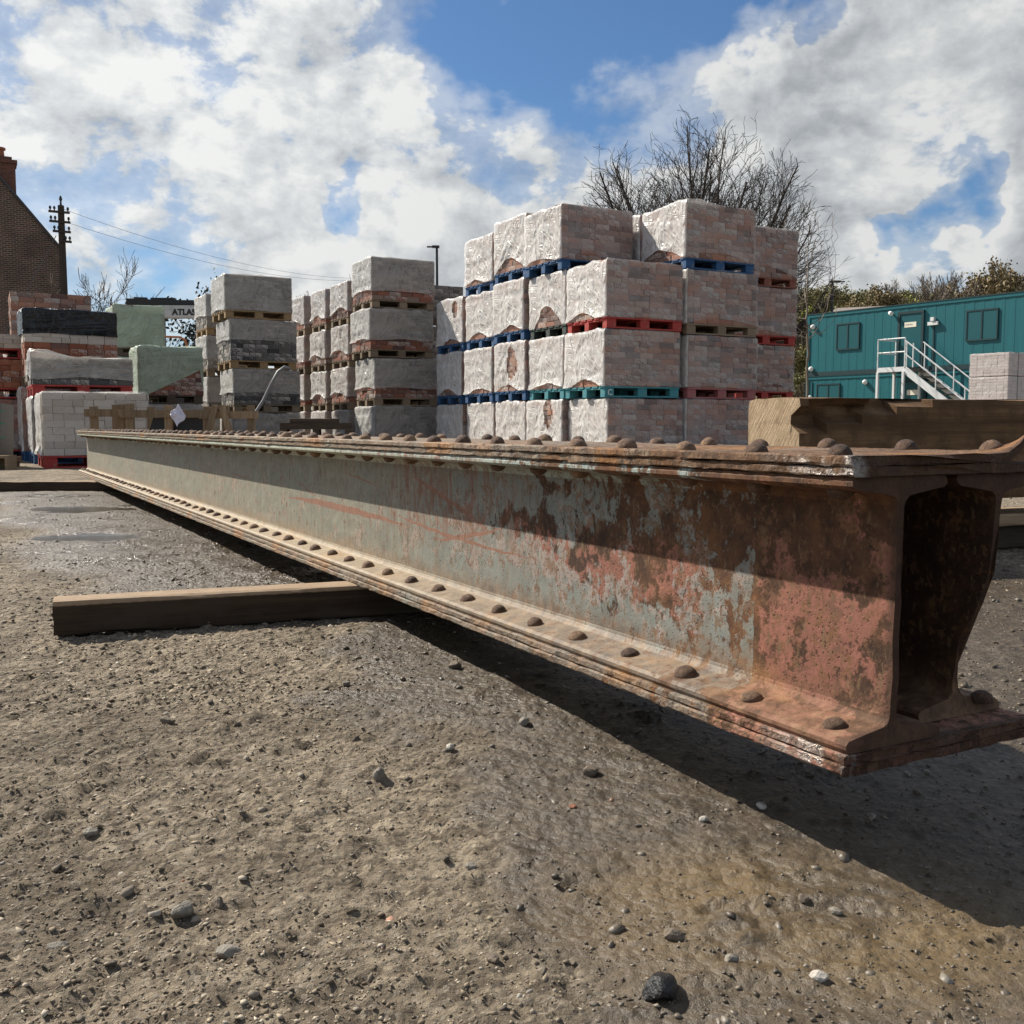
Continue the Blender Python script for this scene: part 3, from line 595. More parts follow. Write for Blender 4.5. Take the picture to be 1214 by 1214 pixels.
def brick_shape(seed):
    r = np.random.default_rng(seed); b = MB(); e = .0035
    b.box(-.111, .111, -.051, .051, -.0355, .0355); me = b.mesh('brick')
    bm = bmesh.new(); bm.from_mesh(me); bmesh.ops.bevel(bm, geom=bm.edges[:], offset=e, segments=1, affect='EDGES')
    for v in bm.verts: v.co += Vector(r.uniform(-.0022, .0022, 3))
    bm.to_mesh(me); bm.free(); return me
BSH = {k: [] for k in m_brk}
for k, mt in m_brk.items():
    for i in range(3):
        me = brick_shape(i * 5 + 1); me.materials.append(mt); BSH[k].append(me)
PAL_CACHE = {}
def pallet_meshes(L, W_, kind):
    key = (round(L, 3), round(W_, 3), kind)
    if key not in PAL_CACHE:
        b = MB(); n = 6; wbd = .125
        for i in range(n):
            y0 = (W_ - wbd) * i / (n - 1); b.box(-.01, L + .01, y0 - (.01 if i == 0 else 0), y0 + wbd + (.01 if i == n - 1 else 0), .122, .142)
        for i in range(3):
            x0 = (L - .14) * i / 2; b.box(x0, x0 + .14, 0, W_, .1005, .1215)
            y0 = (W_ - .10) * i / 2; b.box(-.004, L + .004, y0, y0 + .10, 0, .02)
        for x in (0, 1, 2):
            for y in (0, 1, 2):
                if y == 0 or x == 0: continue
                b.box((L - .14) * x / 2 + .003, (L - .14) * x / 2 + .137, (W_ - .1) * y / 2, (W_ - .1) * y / 2 + .1, .0205, .1)
        pm = b.mesh('pallet'); pm.materials.append(m_pal[kind])
        c = MB().box(0, .145, 0, .105, 0, .0795); bmm = c.mesh('block'); bmm.materials.append(m_pal[kind])
        PAL_CACHE[key] = (pm, bmm)
    return PAL_CACHE[key]
def film_mesh(L, W_, z0, z1, seed, hem, holes=(), peak=None, top=True, rough=1.0):
    # hem: list of four arch heights (front, end, back, left side); the film hangs from the top over all four sides
    r = np.random.default_rng(seed); sides = [(0, 0, 1, 0, L), (L, 0, 0, 1, W_), (L, W_, -1, 0, L), (0, W_, 0, -1, W_)]
    norm = [(0, -1), (1, 0), (0, 1), (-1, 0)]; cs = []; step = .038
    for i, (x, y, ax_, ay_, ln) in enumerate(sides):
        n = int(ln / step)
        for j in range(n): cs.append((i, j / n * ln, ln, x + ax_ * j / n * ln, y + ay_ * j / n * ln))
    n = len(cs); M_ = 26; H_ = z1 - z0
    I = np.array([c[0] for c in cs]); Sx = np.array([c[1] for c in cs]); LN = np.array([c[2] for c in cs]); PX = np.array([c[3] for c in cs]); PY = np.array([c[4] for c in cs])
    tcoord = Sx / LN; per = np.cumsum(np.full(n, step))
    hm = np.array(hem)[I]; arch = np.zeros(n)
    for i in range(4):
        q = I == i; c0 = r.uniform(.35, .65); wdt = r.uniform(.34, .55)
        wob = .35 * fbm(tcoord[q] * 5, tcoord[q] * 0 + i, 3, seed + 31)
        if hm[q][0] < 0: arch[q] = -hm[q] * np.clip((tcoord[q] - .12) / .85, 0, 1)
        else: arch[q] = hm[q] * np.maximum(0, 1 - np.abs((tcoord[q] - c0 + wob * .25) / wdt) ** 1.6) ** 1.1 * (1 + wob)
    zb = z0 - .02 + arch * .85 + .02 * fbm(per * 3, per * 0 + seed, 3, seed) + .02
    NX = np.array([norm[i][0] for i in I], float); NY = np.array([norm[i][1] for i in I], float)
    cor = (Sx < 1e-6); NXp = np.roll(NX, 0)
    for kk in np.where(cor)[0]:
        pv = norm[(I[kk] - 1) % 4]; NX[kk] += pv[0]; NY[kk] += pv[1]
    V = np.zeros((M_, n, 3)); tt = np.linspace(0, 1, M_)[:, None]
    Zc = zb[None] + (z1 - zb[None]) * tt
    a1 = r.uniform(-.9, .9); sideamp = np.where(I == 3, 1.0, np.where(I == 0, .55, .6))[None] * rough
    fold = np.abs(fbm((per[None] + a1 * Zc) * 7, (Zc - .35 * per[None]) * 2.2, 4, seed + 2, .55)) * .075
    f2 = fbm(per[None] * 3.0, Zc * 13, 3, seed + 7) * .010
    course = np.floor((Zc - z0) / .0745); stepo = (vnoise(course * 3.1, I[None] * 7.7 + seed, seed) - .3) * .012
    off = .010 + sideamp * (fold + f2) * (.35 + .65 * np.minimum(1, 4 * np.minimum(tcoord, 1 - tcoord)))[None] + stepo * .8
    flare = .035 * np.exp(-tt * 14) * (vnoise(per[None] * 5, 0 * tt, seed + 9) - .2) * (sideamp)
    off = np.maximum(off + flare, .006)
    inn = np.where(tt > .985, -.02, 0)
    V[..., 0] = PX[None] + NX[None] * (off + inn); V[..., 1] = PY[None] + NY[None] * (off + inn); V[..., 2] = Zc + np.where(tt > .9, .05 * fbm(per[None] * 5, tt, 3, seed + 4), 0)
    if peak is not None: V[..., 2] += peak[1] * np.exp(-(((PX - peak[0][0]) ** 2 + (PY - peak[0][1]) ** 2) / .05))[None] * sstep(.8, 1, tt)
    idx = np.arange(M_ * n).reshape(M_, n); nx2 = np.roll(idx, -1, 1)
    Fq = np.stack([idx[:-1], nx2[:-1], nx2[1:], idx[1:]], -1)
    keep = np.ones(Fq.shape[:2], bool)
    for (si, sc_, hz, ra, rb) in holes:
        q = (((Sx[None] - sc_) / ra) ** 2 + ((Zc[:-1] - hz) / rb) ** 2) < 1 + 1.6 * fbm(per[None] * 9, Zc[:-1] * 9, 3, seed + 3); keep &= ~(q & (I[None] == si))
    fs = [tuple(f) for f in Fq[keep].tolist()]; mi = np.broadcast_to((I == 3)[None], keep.shape)[keep].astype(np.int32); vs = V.reshape(-1, 3).tolist()
    if top:
        ci = len(vs); vs.append((L / 2, W_ / 2, z1 + .012))
        inner = []
        for kk in range(n):
            a = V[-1, kk]; c = np.array([L / 2, W_ / 2, z1 + .01]); q = a + (c - a) * .25; q[2] = a[2] * .6 + (z1 + .012) * .4 + .012 * r.normal() * .4; inner.append(ci + 1 + kk); vs.append(q.tolist())
        for kk in range(n):
            k2 = (kk + 1) % n; fs.append((int(idx[-1, kk]), int(idx[-1, k2]), inner[k2], inner[kk])); fs.append((inner[kk], inner[k2], ci))
    me = bpy.data.meshes.new('film'); me.from_pydata(vs, [], fs); mi = np.concatenate([mi, np.zeros(len(fs) - len(mi), np.int32)]); me.polygons.foreach_set('material_index', mi); me.update(); me.shade_smooth(); return me
pack_no = [0]
def brick_pack(label, group, x, y, z, h, pal='wood', brk='pink', film='clear', L=1.2, W_=1.0, front=1.0, left=1.0, hem=(.04, .02, .02, .10), holes=(), peak=None,
               film_z=0., rz=0, mix2=None, name='brick_pack', rough=1.0, ch=.0745):
    """a film-wrapped pallet of bricks; local X along the yard's u axis, local Y along d. front/left = share of the two faces given single bricks"""
    pack_no[0] += 1; sd = pack_no[0] * 13; rs = random.Random(sd)
    T = thing(name, label, 'brick pallet', (x, y, z), YAW + R(rz), group)
    pm, blk = pallet_meshes(L, W_, pal)
    pp = link('pallet', pm, None, T)
    for (bx, by) in [(0, 0), ((L - .14) / 2, 0), (L - .142, 0), (0, (W_ - .1) / 2), (0, W_ - .102)]:
        link('block', blk, None, pp, (bx - .003, by - .003, .0205))
    z0 = .143; n = max(1, int(round((h - z0) / ch))); hh = (h - z0 - .012) / n
    core = MB().box(.09, L - .01, .09, W_ - .01, z0, h - .02).mesh('core'); core.materials.append(m_brk[brk]); link('brick_core', core, None, T)
    for c in range(n):
        zc = z0 + hh * (c + .5); kind = brk
        if mix2 and mix2[1](c / n): kind = mix2[0]
        def put(px, py, rot, sx):
            o = bpy.data.objects.new('brick', rs.choice(BSH[kind])); col.objects.link(o); o.parent = T
            o.location = (px, py, zc); o.rotation_euler = (0, 0, rot + rs.uniform(-.018, .018)); o.scale = (sx, rs.uniform(.96, 1.02), hh / .0715)
        xx = rs.uniform(-.006, .008)
        first = True
        while xx < L * front - .03:
            ln = .103 if (first and c % 2) else (.226 * rs.uniform(.93, 1.03) if rs.random() > .12 else .11)
            ln = min(ln, L - xx + .01)
            if ln < .05: break
            put(xx + ln / 2, .052 + rs.uniform(-.006, .007), 0, ln / .224); xx += ln + .003; first = False
        yy = .106
        while yy < W_ * left - .03:
            hd = rs.random() < (.55 if c % 2 else .2); ln = .105 if hd else .226 * rs.uniform(.94, 1.03); ln = min(ln, W_ - yy)
            if ln < .05: break
            put(.052 + rs.uniform(-.008, .007), yy + ln / 2, pi / 2, ln / .224); yy += ln + .003
    if film:
        fm = film_mesh(L, W_, z0 + film_z, h, sd, hem, holes, peak, rough=rough); fm.materials.append(m_film[film]); fm.materials.append(m_film[{'clear': 'slack', 'cloudy': 'slackgrey', 'thick': 'slackgrey', 'white': 'slack'}.get(film, film)]); link('film', fm, None, T)
    return T
ORD = {1: ['only'], 2: ['bottom', 'top'], 3: ['bottom', 'middle', 'top'], 4: ['bottom', 'second', 'third', 'top']}
def stack(desc, grp, x, y, tiers, **kw):
    z = float(g_base(np.array([x]), np.array([y]))[0]); n = len(tiers)
    for i, tr in enumerate(tiers):
        a = dict(kw); a.update(tr); h = a.pop('h'); ph = a.get('pal', 'wood'); dxy = a.pop('off', (random.uniform(-.04, .03), random.uniform(-.03, .03))); lab = a.pop('lab', 'film-wrapped brick pack')
        pn = {'wood': 'plain wood', 'dark': 'dark wood', 'pink': 'faded red', 'brown': 'brownish red', 'yellow': 'tan wood', 'green': 'dark green'}.get(ph, ph)
        px, py = yard(x, y, *dxy)
        pk = brick_pack(f'{lab} on {pn} pallet {desc}' if n == 1 else f'{lab} on {pn} pallet, {ORD[n][i]} of {desc}', grp, px, py, z, h, rz=random.uniform(-1.3, 1.3), **a); pk.rotation_euler.x = R(random.uniform(-.25, .25)); pk.rotation_euler.y = R(random.uniform(-.25, .25)); z += h + .006
G1 = 'wrapped brick packs in the big stack block'; G2 = 'wrapped packs in the wood-pallet stacks'; G3 = 'packs stacked by the brick house'
AX, AY = 1.26, 13.6
T_ = lambda h, pal, **k: dict(h=h, pal=pal, **k)
stack('the red and teal stack', G1, AX, AY, [T_(.86, 'wood'), T_(.90, 'teal', hem=(.03, .02, .02, .12)), T_(.90, 'red', hem=(.03, .02, .02, .13), off=(-.02, 0))], film='clear')
bx_, by_ = yard(AX, AY, 1.30, 0)
stack('the peaked film stack', G1, bx_, by_, [T_(.86, 'wood'), T_(.87, 'pink'), T_(.88, 'wood', hem=(.10, .02, .02, .06)), T_(.90, 'blue', hem=(.13, .02, .02, .2), peak=((.22, .15), .08), off=(-.04, 0))], film='clear')
stack('the stack nearest the cabins', G1, 3.49, 16.2, [T_(.88, 'red'), T_(.88, 'red', hem=(.16, .02, .02, .1)), T_(.90, 'red', hem=(.10, 0, 0, .1)), T_(.92, 'brown', hem=(.20, 0, 0, .1))], film='clear', left=.3)
ex, ey = yard(AX, AY, 0, 1.10)
stack('first stack behind the teal one', G1, ex, ey, [T_(.86, 'wood', holes=[(3, .62, .66, .12, .2)]), T_(.89, 'teal'), T_(.90, 'green', hem=(.03, 0, 0, .34)), T_(.91, 'blue', hem=(.12, 0, 0, .08), front=1.0)], front=.35)
ex, ey = yard(AX, AY, 0, 2.20)
stack('second stack behind the teal one', G1, ex, ey, [T_(.86, 'wood'), T_(.90, 'blue', holes=[(3, .55, .55, .17, .22)], hem=(.03, 0, 0, .13)), T_(.92, 'blue', hem=(.03, 0, 0, .12)), T_(.94, 'blue', hem=(.02, 0, 0, .22))], front=.35)
ex, ey = yard(AX, AY, 0, 3.30)
stack('third stack behind the teal one', G1, ex, ey, [T_(.86, 'wood'), T_(.88, 'blue'), T_(.88, 'blue', hem=(.02, 0, 0, .12)), T_(.90, 'blue', hem=(.02, 0, 0, .10))], front=.35)
ex, ey = yard(AX, AY, 0, 4.42)
stack('low end stack of blue row', G1, ex, ey, [T_(.86, 'wood'), T_(.88, 'blue', hem=(.02, 0, 0, .14)), T_(.92, 'blue', hem=(.02, 0, 0, .10), holes=[(3, .7, .7, .1, .14)])], front=.3)
ex, ey = yard(bx_, by_, .0, 1.12)
stack('stack hidden behind peaked film stack', G1, ex, ey, [T_(.86, 'wood'), T_(.88, 'blue'), T_(.89, 'blue'), T_(.90, 'blue')], front=.2, left=.5)
JX, JY = -2.47, 18.5
kw = dict(film='cloudy', brk='grey')
stack('the big grey stack', G2, JX, JY, [T_(.84, 'wood'), T_(.86, 'wood', film_z=.16), T_(.87, 'wood', film_z=.16, off=(-.06, 0)), T_(.90, 'wood', film_z=.14, off=(-.02, 0))], film='cloudy', brk='grey', mix2=('red', lambda f: f < .24), hem=(.03, 0, 0, .05))
for k_, dsc in ((1, 'first'), (2, 'second'), (3, 'third')):
    ex, ey = yard(JX, JY, 0, 1.36 * k_)
    stack(f'{dsc} leaning stack behind grey stack', G2, ex, ey, [T_(.80, 'wood'), T_(.80, 'wood', film_z=.1), T_(.81, 'wood', film_z=.1), T_(.80 + .01 * k_, 'wood', film_z=.08)], film='cloudy' if k_ % 2 else 'thick', brk='red', front=.3, rough=1.5, hem=(.03, 0, 0, .12))
stack('the unwrapped flat-topped stack', G2, -2.04, 20.4, [T_(.82, 'dark'), T_(.82, 'dark'), T_(.82, 'dark'), T_(.80, 'dark')], film=None, brk='grey', left=.2)
PX_, PY_ = -5.0, 18.5
stack('the dark sett stack', G2, PX_, PY_, [T_(.72, 'wood'), T_(.78, 'wood', film_z=.2, mix2=('sett', lambda f: f < .36)), T_(.88, 'yellow', film_z=.36, mix2=('sett', lambda f: f < .55), off=(-.03, 0)), T_(.78, 'yellow', off=(-.10, 0))], film='cloudy', brk='grey', hem=(.02, 0, 0, .03), lab='film-wrapped stone sett pack', rough=.6)
stack('narrow stack beside lettered boom', G2, -5.97, 20.3, [T_(.70, 'wood'), T_(.74, 'yellow', film_z=.1), T_(.80, 'wood', film_z=.2), T_(.80, 'yellow', film_z=.22)], film='thick', brk='grey', hem=(.02, 0, 0, .04), lab='film-wrapped stone sett pack', rough=1.3, W_=.95, L=1.1)
# left-hand group
stack('by the girder end', G3, -5.30, 11.7, [T_(.875, 'red', hem=(.02, 0, 0, .05), film_z=-.0)], film='white', brk='buff', L=1.14, lab='pale buff brick pack in white film', ch=.0815)
stack('stack behind the buff pack', G3, -6.0, 12.85, [T_(.845, 'blue', film='white', brk='sett', hem=(.5, .3, .3, .1)), T_(.49, 'red', film='cloudy', brk='sett', peak=((.12, .10), .13), film_z=.06)], L=1.18, lab='grey stone pack in film')
stack('stack with black film', G3, -6.62, 14.0, [T_(1.02, 'blue', film='white', brk='orange'), T_(1.06, 'wood', film='black', brk='orange', mix2=('buff', lambda f: f > .42), film_z=.56, hem=(.02, 0, 0, .02), rough=.5)], L=1.18, lab='orange brick pack')
stack('stack nearest the brick house', G3, -7.42, 15.3, [T_(.80, 'blue', film='white'), T_(.80, 'blue', film='white'), T_(.86, 'blue', film=None, brk='pink')], brk='buff', L=1.1, lab='buff brick pack')
stack('the lower green film stack', G3, -6.14, 17.0, [T_(.85, 'dark', film='cloudy', brk='grey', left=.3), T_(.95, 'dark', film='green', brk='red', hem=(-.5, 0, 0, .02), rough=1.1)], L=1.02, lab='brick pack')
stack('the tall green film stack', G3, -7.07, 18.5, [T_(.85, 'dark', film='green'), T_(.87, 'dark', film='green'), T_(.92, 'dark', film='green', hem=(.02, 0, 0, .02))], L=.86, brk='red', front=.3, left=.3, lab='brick pack', rough=.7)
stack('edge stack behind the slates', G3, -7.75, 14.2, [T_(.86, 'red', film='white'), T_(.55, 'red', film=None, brk='orange'), T_(.35, 'red', film=None, brk='buff')], brk='red', L=1.0, lab='mixed brick pack')

# white painted letter on the teal pallet's corner block
def letters(txt, size, mat, parent, loc, rot, name='lettering', ext=.001, bold=0):
    cu = bpy.data.curves.new('txt', 'FONT'); cu.body = txt; cu.size = size; cu.extrude = ext; cu.offset = bold
    ob = bpy.data.objects.new('txt', cu); col.objects.link(ob); dg = bpy.context.evaluated_depsgraph_get()
    me = bpy.data.meshes.new_from_object(ob.evaluated_get(dg)); bpy.data.objects.remove(ob)
    me.materials.clear(); return link(name, me, mat, parent, loc, rot)
def plain(name, c, rough=.5, metal=0, bump=.15, sc_=40, var=.25):
    m, t, p, o = material(name); q = t.obj(); n = t.noise(q, sc_, 5, .6); n2 = t.noise(q, sc_ * .12, 5, .6)
    cc = t.mix(t.m('ADD', t.m('MULTIPLY', n, .5), t.m('MULTIPLY', n2, .5)), tuple(v * (1 - var) for v in c), tuple(min(1, v * (1 + var)) for v in c))
    setp(t, p, cc, rough, metal, t.bump(n, bump, .004)); return m
m_white = plain('white_paint', (.74, .74, .72), .45, 0, .1, 20, .08)
m_black = plain('black_paint', (.012, .012, .013), .5)
tp = [o for o in bpy.data.objects if o.get('label', '').startswith('film-wrapped brick pack on teal pallet, middle')][0]
letters('C', .11, m_white, tp, (.035, -.0135, .028), (pi / 2, 0, 0), 'stencil_letter', .0012)

# packs of pale bricks with straps, by the cabins
def strapped_pack(x, y, z, h, lab):
    T = thing('strapped_brick_pack', lab, 'brick pallet', (x, y, z), R(35), 'strapped pale brick packs near the cabins'); L, W_ = 1.25, 1.0; rs = random.Random(int(z * 100))
    c = MB().box(.05, L - .05, .05, W_ - .05, 0.01, h - .015).mesh('brick_core'); c.materials.append(m_brk['white']); link('brick_core', c, None, T)
    n = 8; hh = h / n
    for k in range(n):
        for i in range(6):
            ln = L / 6; o = link('brick', rs.choice(BSH['white']), None, T, (ln * (i + .5), .052 + rs.uniform(-.004, .004), hh * (k + .5))); o.scale = (ln * .98 / .222, 1, hh * .97 / .071)
        for i in range(5):
            ln = (W_ - .105) / 5; o = link('brick', rs.choice(BSH['white']), None, T, (.052 + rs.uniform(-.004, .004), .105 + ln * (i + .5), hh * (k + .5)), (0, 0, pi / 2)); o.scale = (ln * .98 / .222, 1, hh * .97 / .071)
    for xx in (.42, .85): MB().box(xx, xx + .02, -.006, W_ + .006, -.0, h + .006).build('strap', m_black, T) if False else MB().box(xx, xx + .018, -.008, -.003, 0, h).box(xx, xx + .018, -.003, W_, h - .002, h + .003).build('strap', m_black, T)
    fm = film_mesh(L, W_, .02, h, 900 + int(z * 50), (.01, 0, 0, .01), rough=.4); fm.materials.append(m_film['clear']); fm.materials.append(m_film['clear']); link('film', fm, None, T)
z = .0
for nm_ in ('bottom', 'second', 'third', 'top'):
    strapped_pack(12.1, 25.2, z, .565, f'strapped pale pink brick pack, {nm_} of the stack in front of the cabin stairs'); z += .58

# ------------------------------------------------------------------ stacked teal site cabins
m_teal, t, p, o = material('teal_cabin_paint'); q = t.obj(); qx, qy, qz = t.xyz(q); n = t.noise(t.scale(q, 1, 1, .15), 5, 6, .6); n2 = t.noise(t.scale(q, 6, 6, .35), 2.5, 6, .65)
c = t.mix(n, (.003, .090, .108), (.006, .132, .150)); c = t.mix(t.mr(n2, .60, .75, 0, .4), c, (.05, .14, .145)); c = t.mix(t.mr(t.noise(t.scale(q, 9, 9, .5), 2, 7, .7), .64, .72, 0, .55), c, (.02, .05, .05)); c = t.mix(t.mr(t.noise(q, 6, 8, .75), .68, .73, 0, .7), c, (.10, .07, .05)); setp(t, p, c, .42, 0, t.bump(t.noise(q, 3, 4), .15, .02))
m_tdark = plain('dark_teal_trim', (.004, .030, .036), .5); m_tdoor = plain('teal_door_paint', (.004, .085, .10), .4, 0, .05, 6, .12)
m_grime = plain('grimy_grey', (.12, .12, .11), .8)
m_cream = plain('cream_sign', (.78, .74, .62), .5, 0, .05, 20, .05)
CAZ = R(35.1); Lc, Hc, Wc = 12.2, 2.62, 3.0
cx0, cy0 = 12.85, 45.0                                     # far corner; cabins run from here towards the viewer's right, near side
# local X runs along the long side from the far corner, local Y into the cabin (away from the yard)
CRZ = math.atan2(-cos(CAZ), sin(CAZ))
def cabin(z, lab, door_x, win_x, upper):
    T = thing('site_cabin', lab, 'cabin', (cx0, cy0, z), CRZ, 'stacked teal site cabins')
    b = MB(); n = 31; w_ = Lc / n; prof = []
    for i in range(n):                                     # shallow vertical ribs pressed into the steel
        x0 = i * w_; prof += [(x0, 0), (x0 + w_ * .42, 0), (x0 + w_ * .44, .006), (x0 + w_ * .98, .006)]
    prof.append((Lc, 0)); vs = []; fs = []
    for (x_, y_) in prof: vs += [(x_, y_, .16), (x_, y_, Hc - .12)]
    fs = [(2 * i, 2 * i + 2, 2 * i + 3, 2 * i + 1) for i in range(len(prof) - 1)]
    b.add(vs, fs); b.box(.02, Lc - .02, .03, Wc, .05, Hc - .06); b.build('wall', m_teal, T)
    MB().box(-.03, Lc + .03, -.03, .05, Hc - .121, Hc).box(-.03, .05, .05, Wc, Hc - .12, Hc).build('roof_rail', m_tdark if False else m_teal, T)
    MB().box(-.06, Lc + .06, -.05, Wc + .05, Hc + .001, Hc + .035).build('roof', m_tdark, T)
    MB().box(-.03, Lc + .03, -.025, .05, 0, .16).build('base_rail', m_tdark, T)
    for xx in (-.035, Lc - .1): MB().box(xx, xx + .135, -.035, .1, .161, Hc - .122).build('corner_post', m_teal, T)
    for (wx, ww, wz, wh) in win_x:
        f = MB(); f.box(wx, wx + ww, -.055, -.005, wz, wz + .05).box(wx, wx + ww, -.055, -.005, wz + wh - .05, wz + wh)
        for q_ in (0, ww / 2 - .025, ww - .05): f.box(wx + q_, wx + q_ + .05, -.054, -.006, wz + .05, wz + wh - .05)
        s = f.build('window_frame', m_tdark, T)
        for q_ in (.05, ww / 2 + .025): MB().box(wx + q_, wx + q_ + ww / 2 - .075, -.035, -.012, wz + .05, wz + wh - .05).build('shutter', m_tdoor, s)
    dx_, dw, dh = door_x
    f = MB(); f.box(dx_ - .1, dx_, -.07, -.004, .12, dh + .2).box(dx_ + dw, dx_ + dw + .1, -.07, -.004, .12, dh + .2).box(dx_ - .1, dx_ + dw + .1, -.075, -.004, dh + .2, dh + .3); f.build('door_frame', m_tdark, T)
    dr = MB().box(dx_, dx_ + dw, -.04, -.012, .16, dh + .2).build('door', m_tdoor, T)
    sg = MB().box(dx_ + .2, dx_ + .2 + .52, -.052, -.0405, 1.72, 1.92).build('door_sign', m_cream, dr)
    return T
up = cabin(Hc + .06, 'upper teal steel site cabin with shuttered windows above another cabin', (4.55, .95, 2.05), [(1.5, 1.15, 1.02, 1.1), (7.35, 1.25, 1.0, 1.15)], True)
lo = cabin(.02, 'lower teal steel site cabin standing on the ground under another cabin', (4.75, .95, 2.0), [(.55, 1.2, 1.2, 1.1)], False)
b = MB()
for i, (a_, w2) in enumerate(((.05, .05), (.12, .03), (.17, .06), (.25, .04), (.31, .05))): b.box(4.55 + .2 + a_, 4.55 + .2 + a_ + w2 * .8, -.0545, -.0522, 1.80, 1.845)
b.build('sign_text', m_grime, up)
def fitting(x_, z_, kind, par):
    if kind == 'camera':
        MB().tube([(x_, -.01, z_), (x_, -.10, z_ + .02)], .04, 8).build('camera_mount', m_white, par); MB().tube([(x_ - .03, -.12, z_ + .03), (x_ + .1, -.2, z_ - .02)], [.075, .085], 10).build('security_camera', m_white, par)
    elif kind == 'dome': MB().lathe([(.10, 0), (.11, .06), (.07, .14), (.02, .17)], 12, Matrix.Translation((x_, -.01, z_)) @ Matrix.Rotation(pi / 2, 4, 'X')).build('security_camera', m_white, par)
    else: MB().box(x_, x_ + .42, -.12, -.02, z_, z_ + .13).box(x_ + .14, x_ + .28, -.16, -.02, z_ + .16, z_ + .30).build('flood_light', m_white, par)
fitting(.30, 2.1, 'dome', up); fitting(4.15, 2.32, 'camera', up); fitting(5.8, 1.72, 'lamp', up); fitting(.25, .30, 'dome', up); fitting(.22, 1.72, 'dome', lo); fitting(3.0, 2.3, 'dome', lo)
MB().box(5.98, 6.04, -.03, -.004, .17, 1.72).build('conduit', m_tdark, up); MB().box(.28, .31, -.03, -.004, .2, 2.4).build('conduit', m_tdark, lo)

# stairs
m_rail = plain('white_galvanised_rail', (.68, .70, .70), .45, 0, .1, 10, .08); m_tread = plain('grey_timber_tread', (.17, .15, .125), .85)
ST_ = thing('steel_staircase', 'white steel staircase with landing and handrails up to the cabin door', 'staircase', (cx0, cy0, .0), CRZ)
lx0, lx1, ly0, ly1, lz = 4.45, 5.65, -1.25, -.13, 2.78
MB().box(lx0, lx1, ly0, ly1, lz - .05, lz).build('landing', m_tread, ST_)
MB().box(lx0 - .02, lx1, ly0 - .05, ly0 - .001, lz - .17, lz + .01).box(lx0 - .02, lx0 + .03, ly0, ly1, lz - .17, lz - .051).build('landing_edge', m_rail, ST_)
for xx, yy in ((lx0 + .03, ly0 + .0), (lx1 - .03, ly0 + .0), (lx0 + .03, ly1 - .05), (lx1 - .03, ly1 - .05)): MB().box(xx - .045, xx + .045, yy - .045 - .06, yy + .045 - .06, 0, lz - .171).build('post', m_rail, ST_)
def rail(pts, r=.027): MB().tube(pts, r, 8).build('handrail', m_rail, ST_)
yr = ly0 - .03
for zz in (1.1, .58): rail([(lx0, yr, lz + zz), (lx1, yr, lz + zz)]); rail([(lx0, yr, lz + zz), (lx0, ly1, lz + zz)])
for xx in (lx0, lx1): MB().tube([(xx, yr, lz), (xx, yr, lz + 1.1)], .027, 8).build('post', m_rail, ST_)
MB().tube([(lx0, ly1, lz), (lx0, ly1, lz + 1.1)], .027, 8).build('post', m_rail, ST_); MB().tube([(lx0 + .8, ly1 - .02, lz), (lx0 + .8, ly1 - .02, lz + .98)], .03, 8).build('post', m_rail, ST_)
run, nst = 3.7, 12
for side_y in (yr, ly1 + .02):
    MB().bar((lx1, side_y, lz - .1), (lx1 + run, side_y, .0), .05, .26).build('stringer', m_rail, ST_)
    for zz in (1.0, .5): rail([(lx1, side_y, lz + zz), (lx1 + run * .98, side_y, .08 + zz)])
    for f_ in (.02, .36, .68, .97): MB().tube([(lx1 + run * f_, side_y, lz * (1 - f_)), (lx1 + run * f_, side_y, lz * (1 - f_) + 1.0)], .025, 8).build('post', m_rail, ST_)
for i in range(nst):
    f_ = (i + .5) / nst; MB().box(lx1 + run * f_ - .15, lx1 + run * f_ + .15, yr + .03, ly1, lz * (1 - f_) - .06, lz * (1 - f_) - .01).build('tread', m_tread, ST_)

# ------------------------------------------------------------------ brick house, telegraph pole, lamps, crane, shed
m_house, t, p, o = material('old_brown_brickwork'); q = t.obj(); qx, qy, qz = t.xyz(q)
bt = t.n('ShaderNodeTexBrick', {'Vector': t.vec(t.m('ADD', qx, qy), qz, 0), 'Color1': (.14, .062, .043, 1), 'Color2': (.058, .034, .028, 1), 'Mortar': (.27, .23, .18, 1), 'Scale': 1, 'Mortar Size': .012, 'Brick Width': .24, 'Row Height': .085, 'Bias': 0}).outputs['Color']
c = t.mix(t.mr(t.noise(q, .9, 5), .4, .65, 0, .5), bt, (.05, .036, .03)); setp(t, p, c, .95, 0, t.bump(t.xyz(bt)[0], .6, .01))
m_chim, t, p, o = material('red_chimney_brick'); q = t.obj(); qx, qy, qz = t.xyz(q)
bt = t.n('ShaderNodeTexBrick', {'Vector': t.vec(t.m('ADD', qx, qy), qz, 0), 'Color1': (.17, .060, .042, 1), 'Color2': (.10, .042, .032, 1), 'Mortar': (.14, .09, .07, 1), 'Scale': 1, 'Mortar Size': .01, 'Brick Width': .24, 'Row Height': .085}).outputs['Color']
setp(t, p, bt, .95)
m_slate = plain('roof_slate', (.055, .055, .06), .7); m_pot = plain('terracotta_pot', (.30, .11, .06), .9)
HD = 46.0; hx = -.434 * HD; ang = R(28)
Hs = thing('brick_house', 'dark brown brick house gable with red chimney and clay pot', 'house', (hx, HD, 0), ang)
ev, gw = 8.35, 5.5; apx, apz = -gw / 2, 8.35 + 3.35; dp = 9
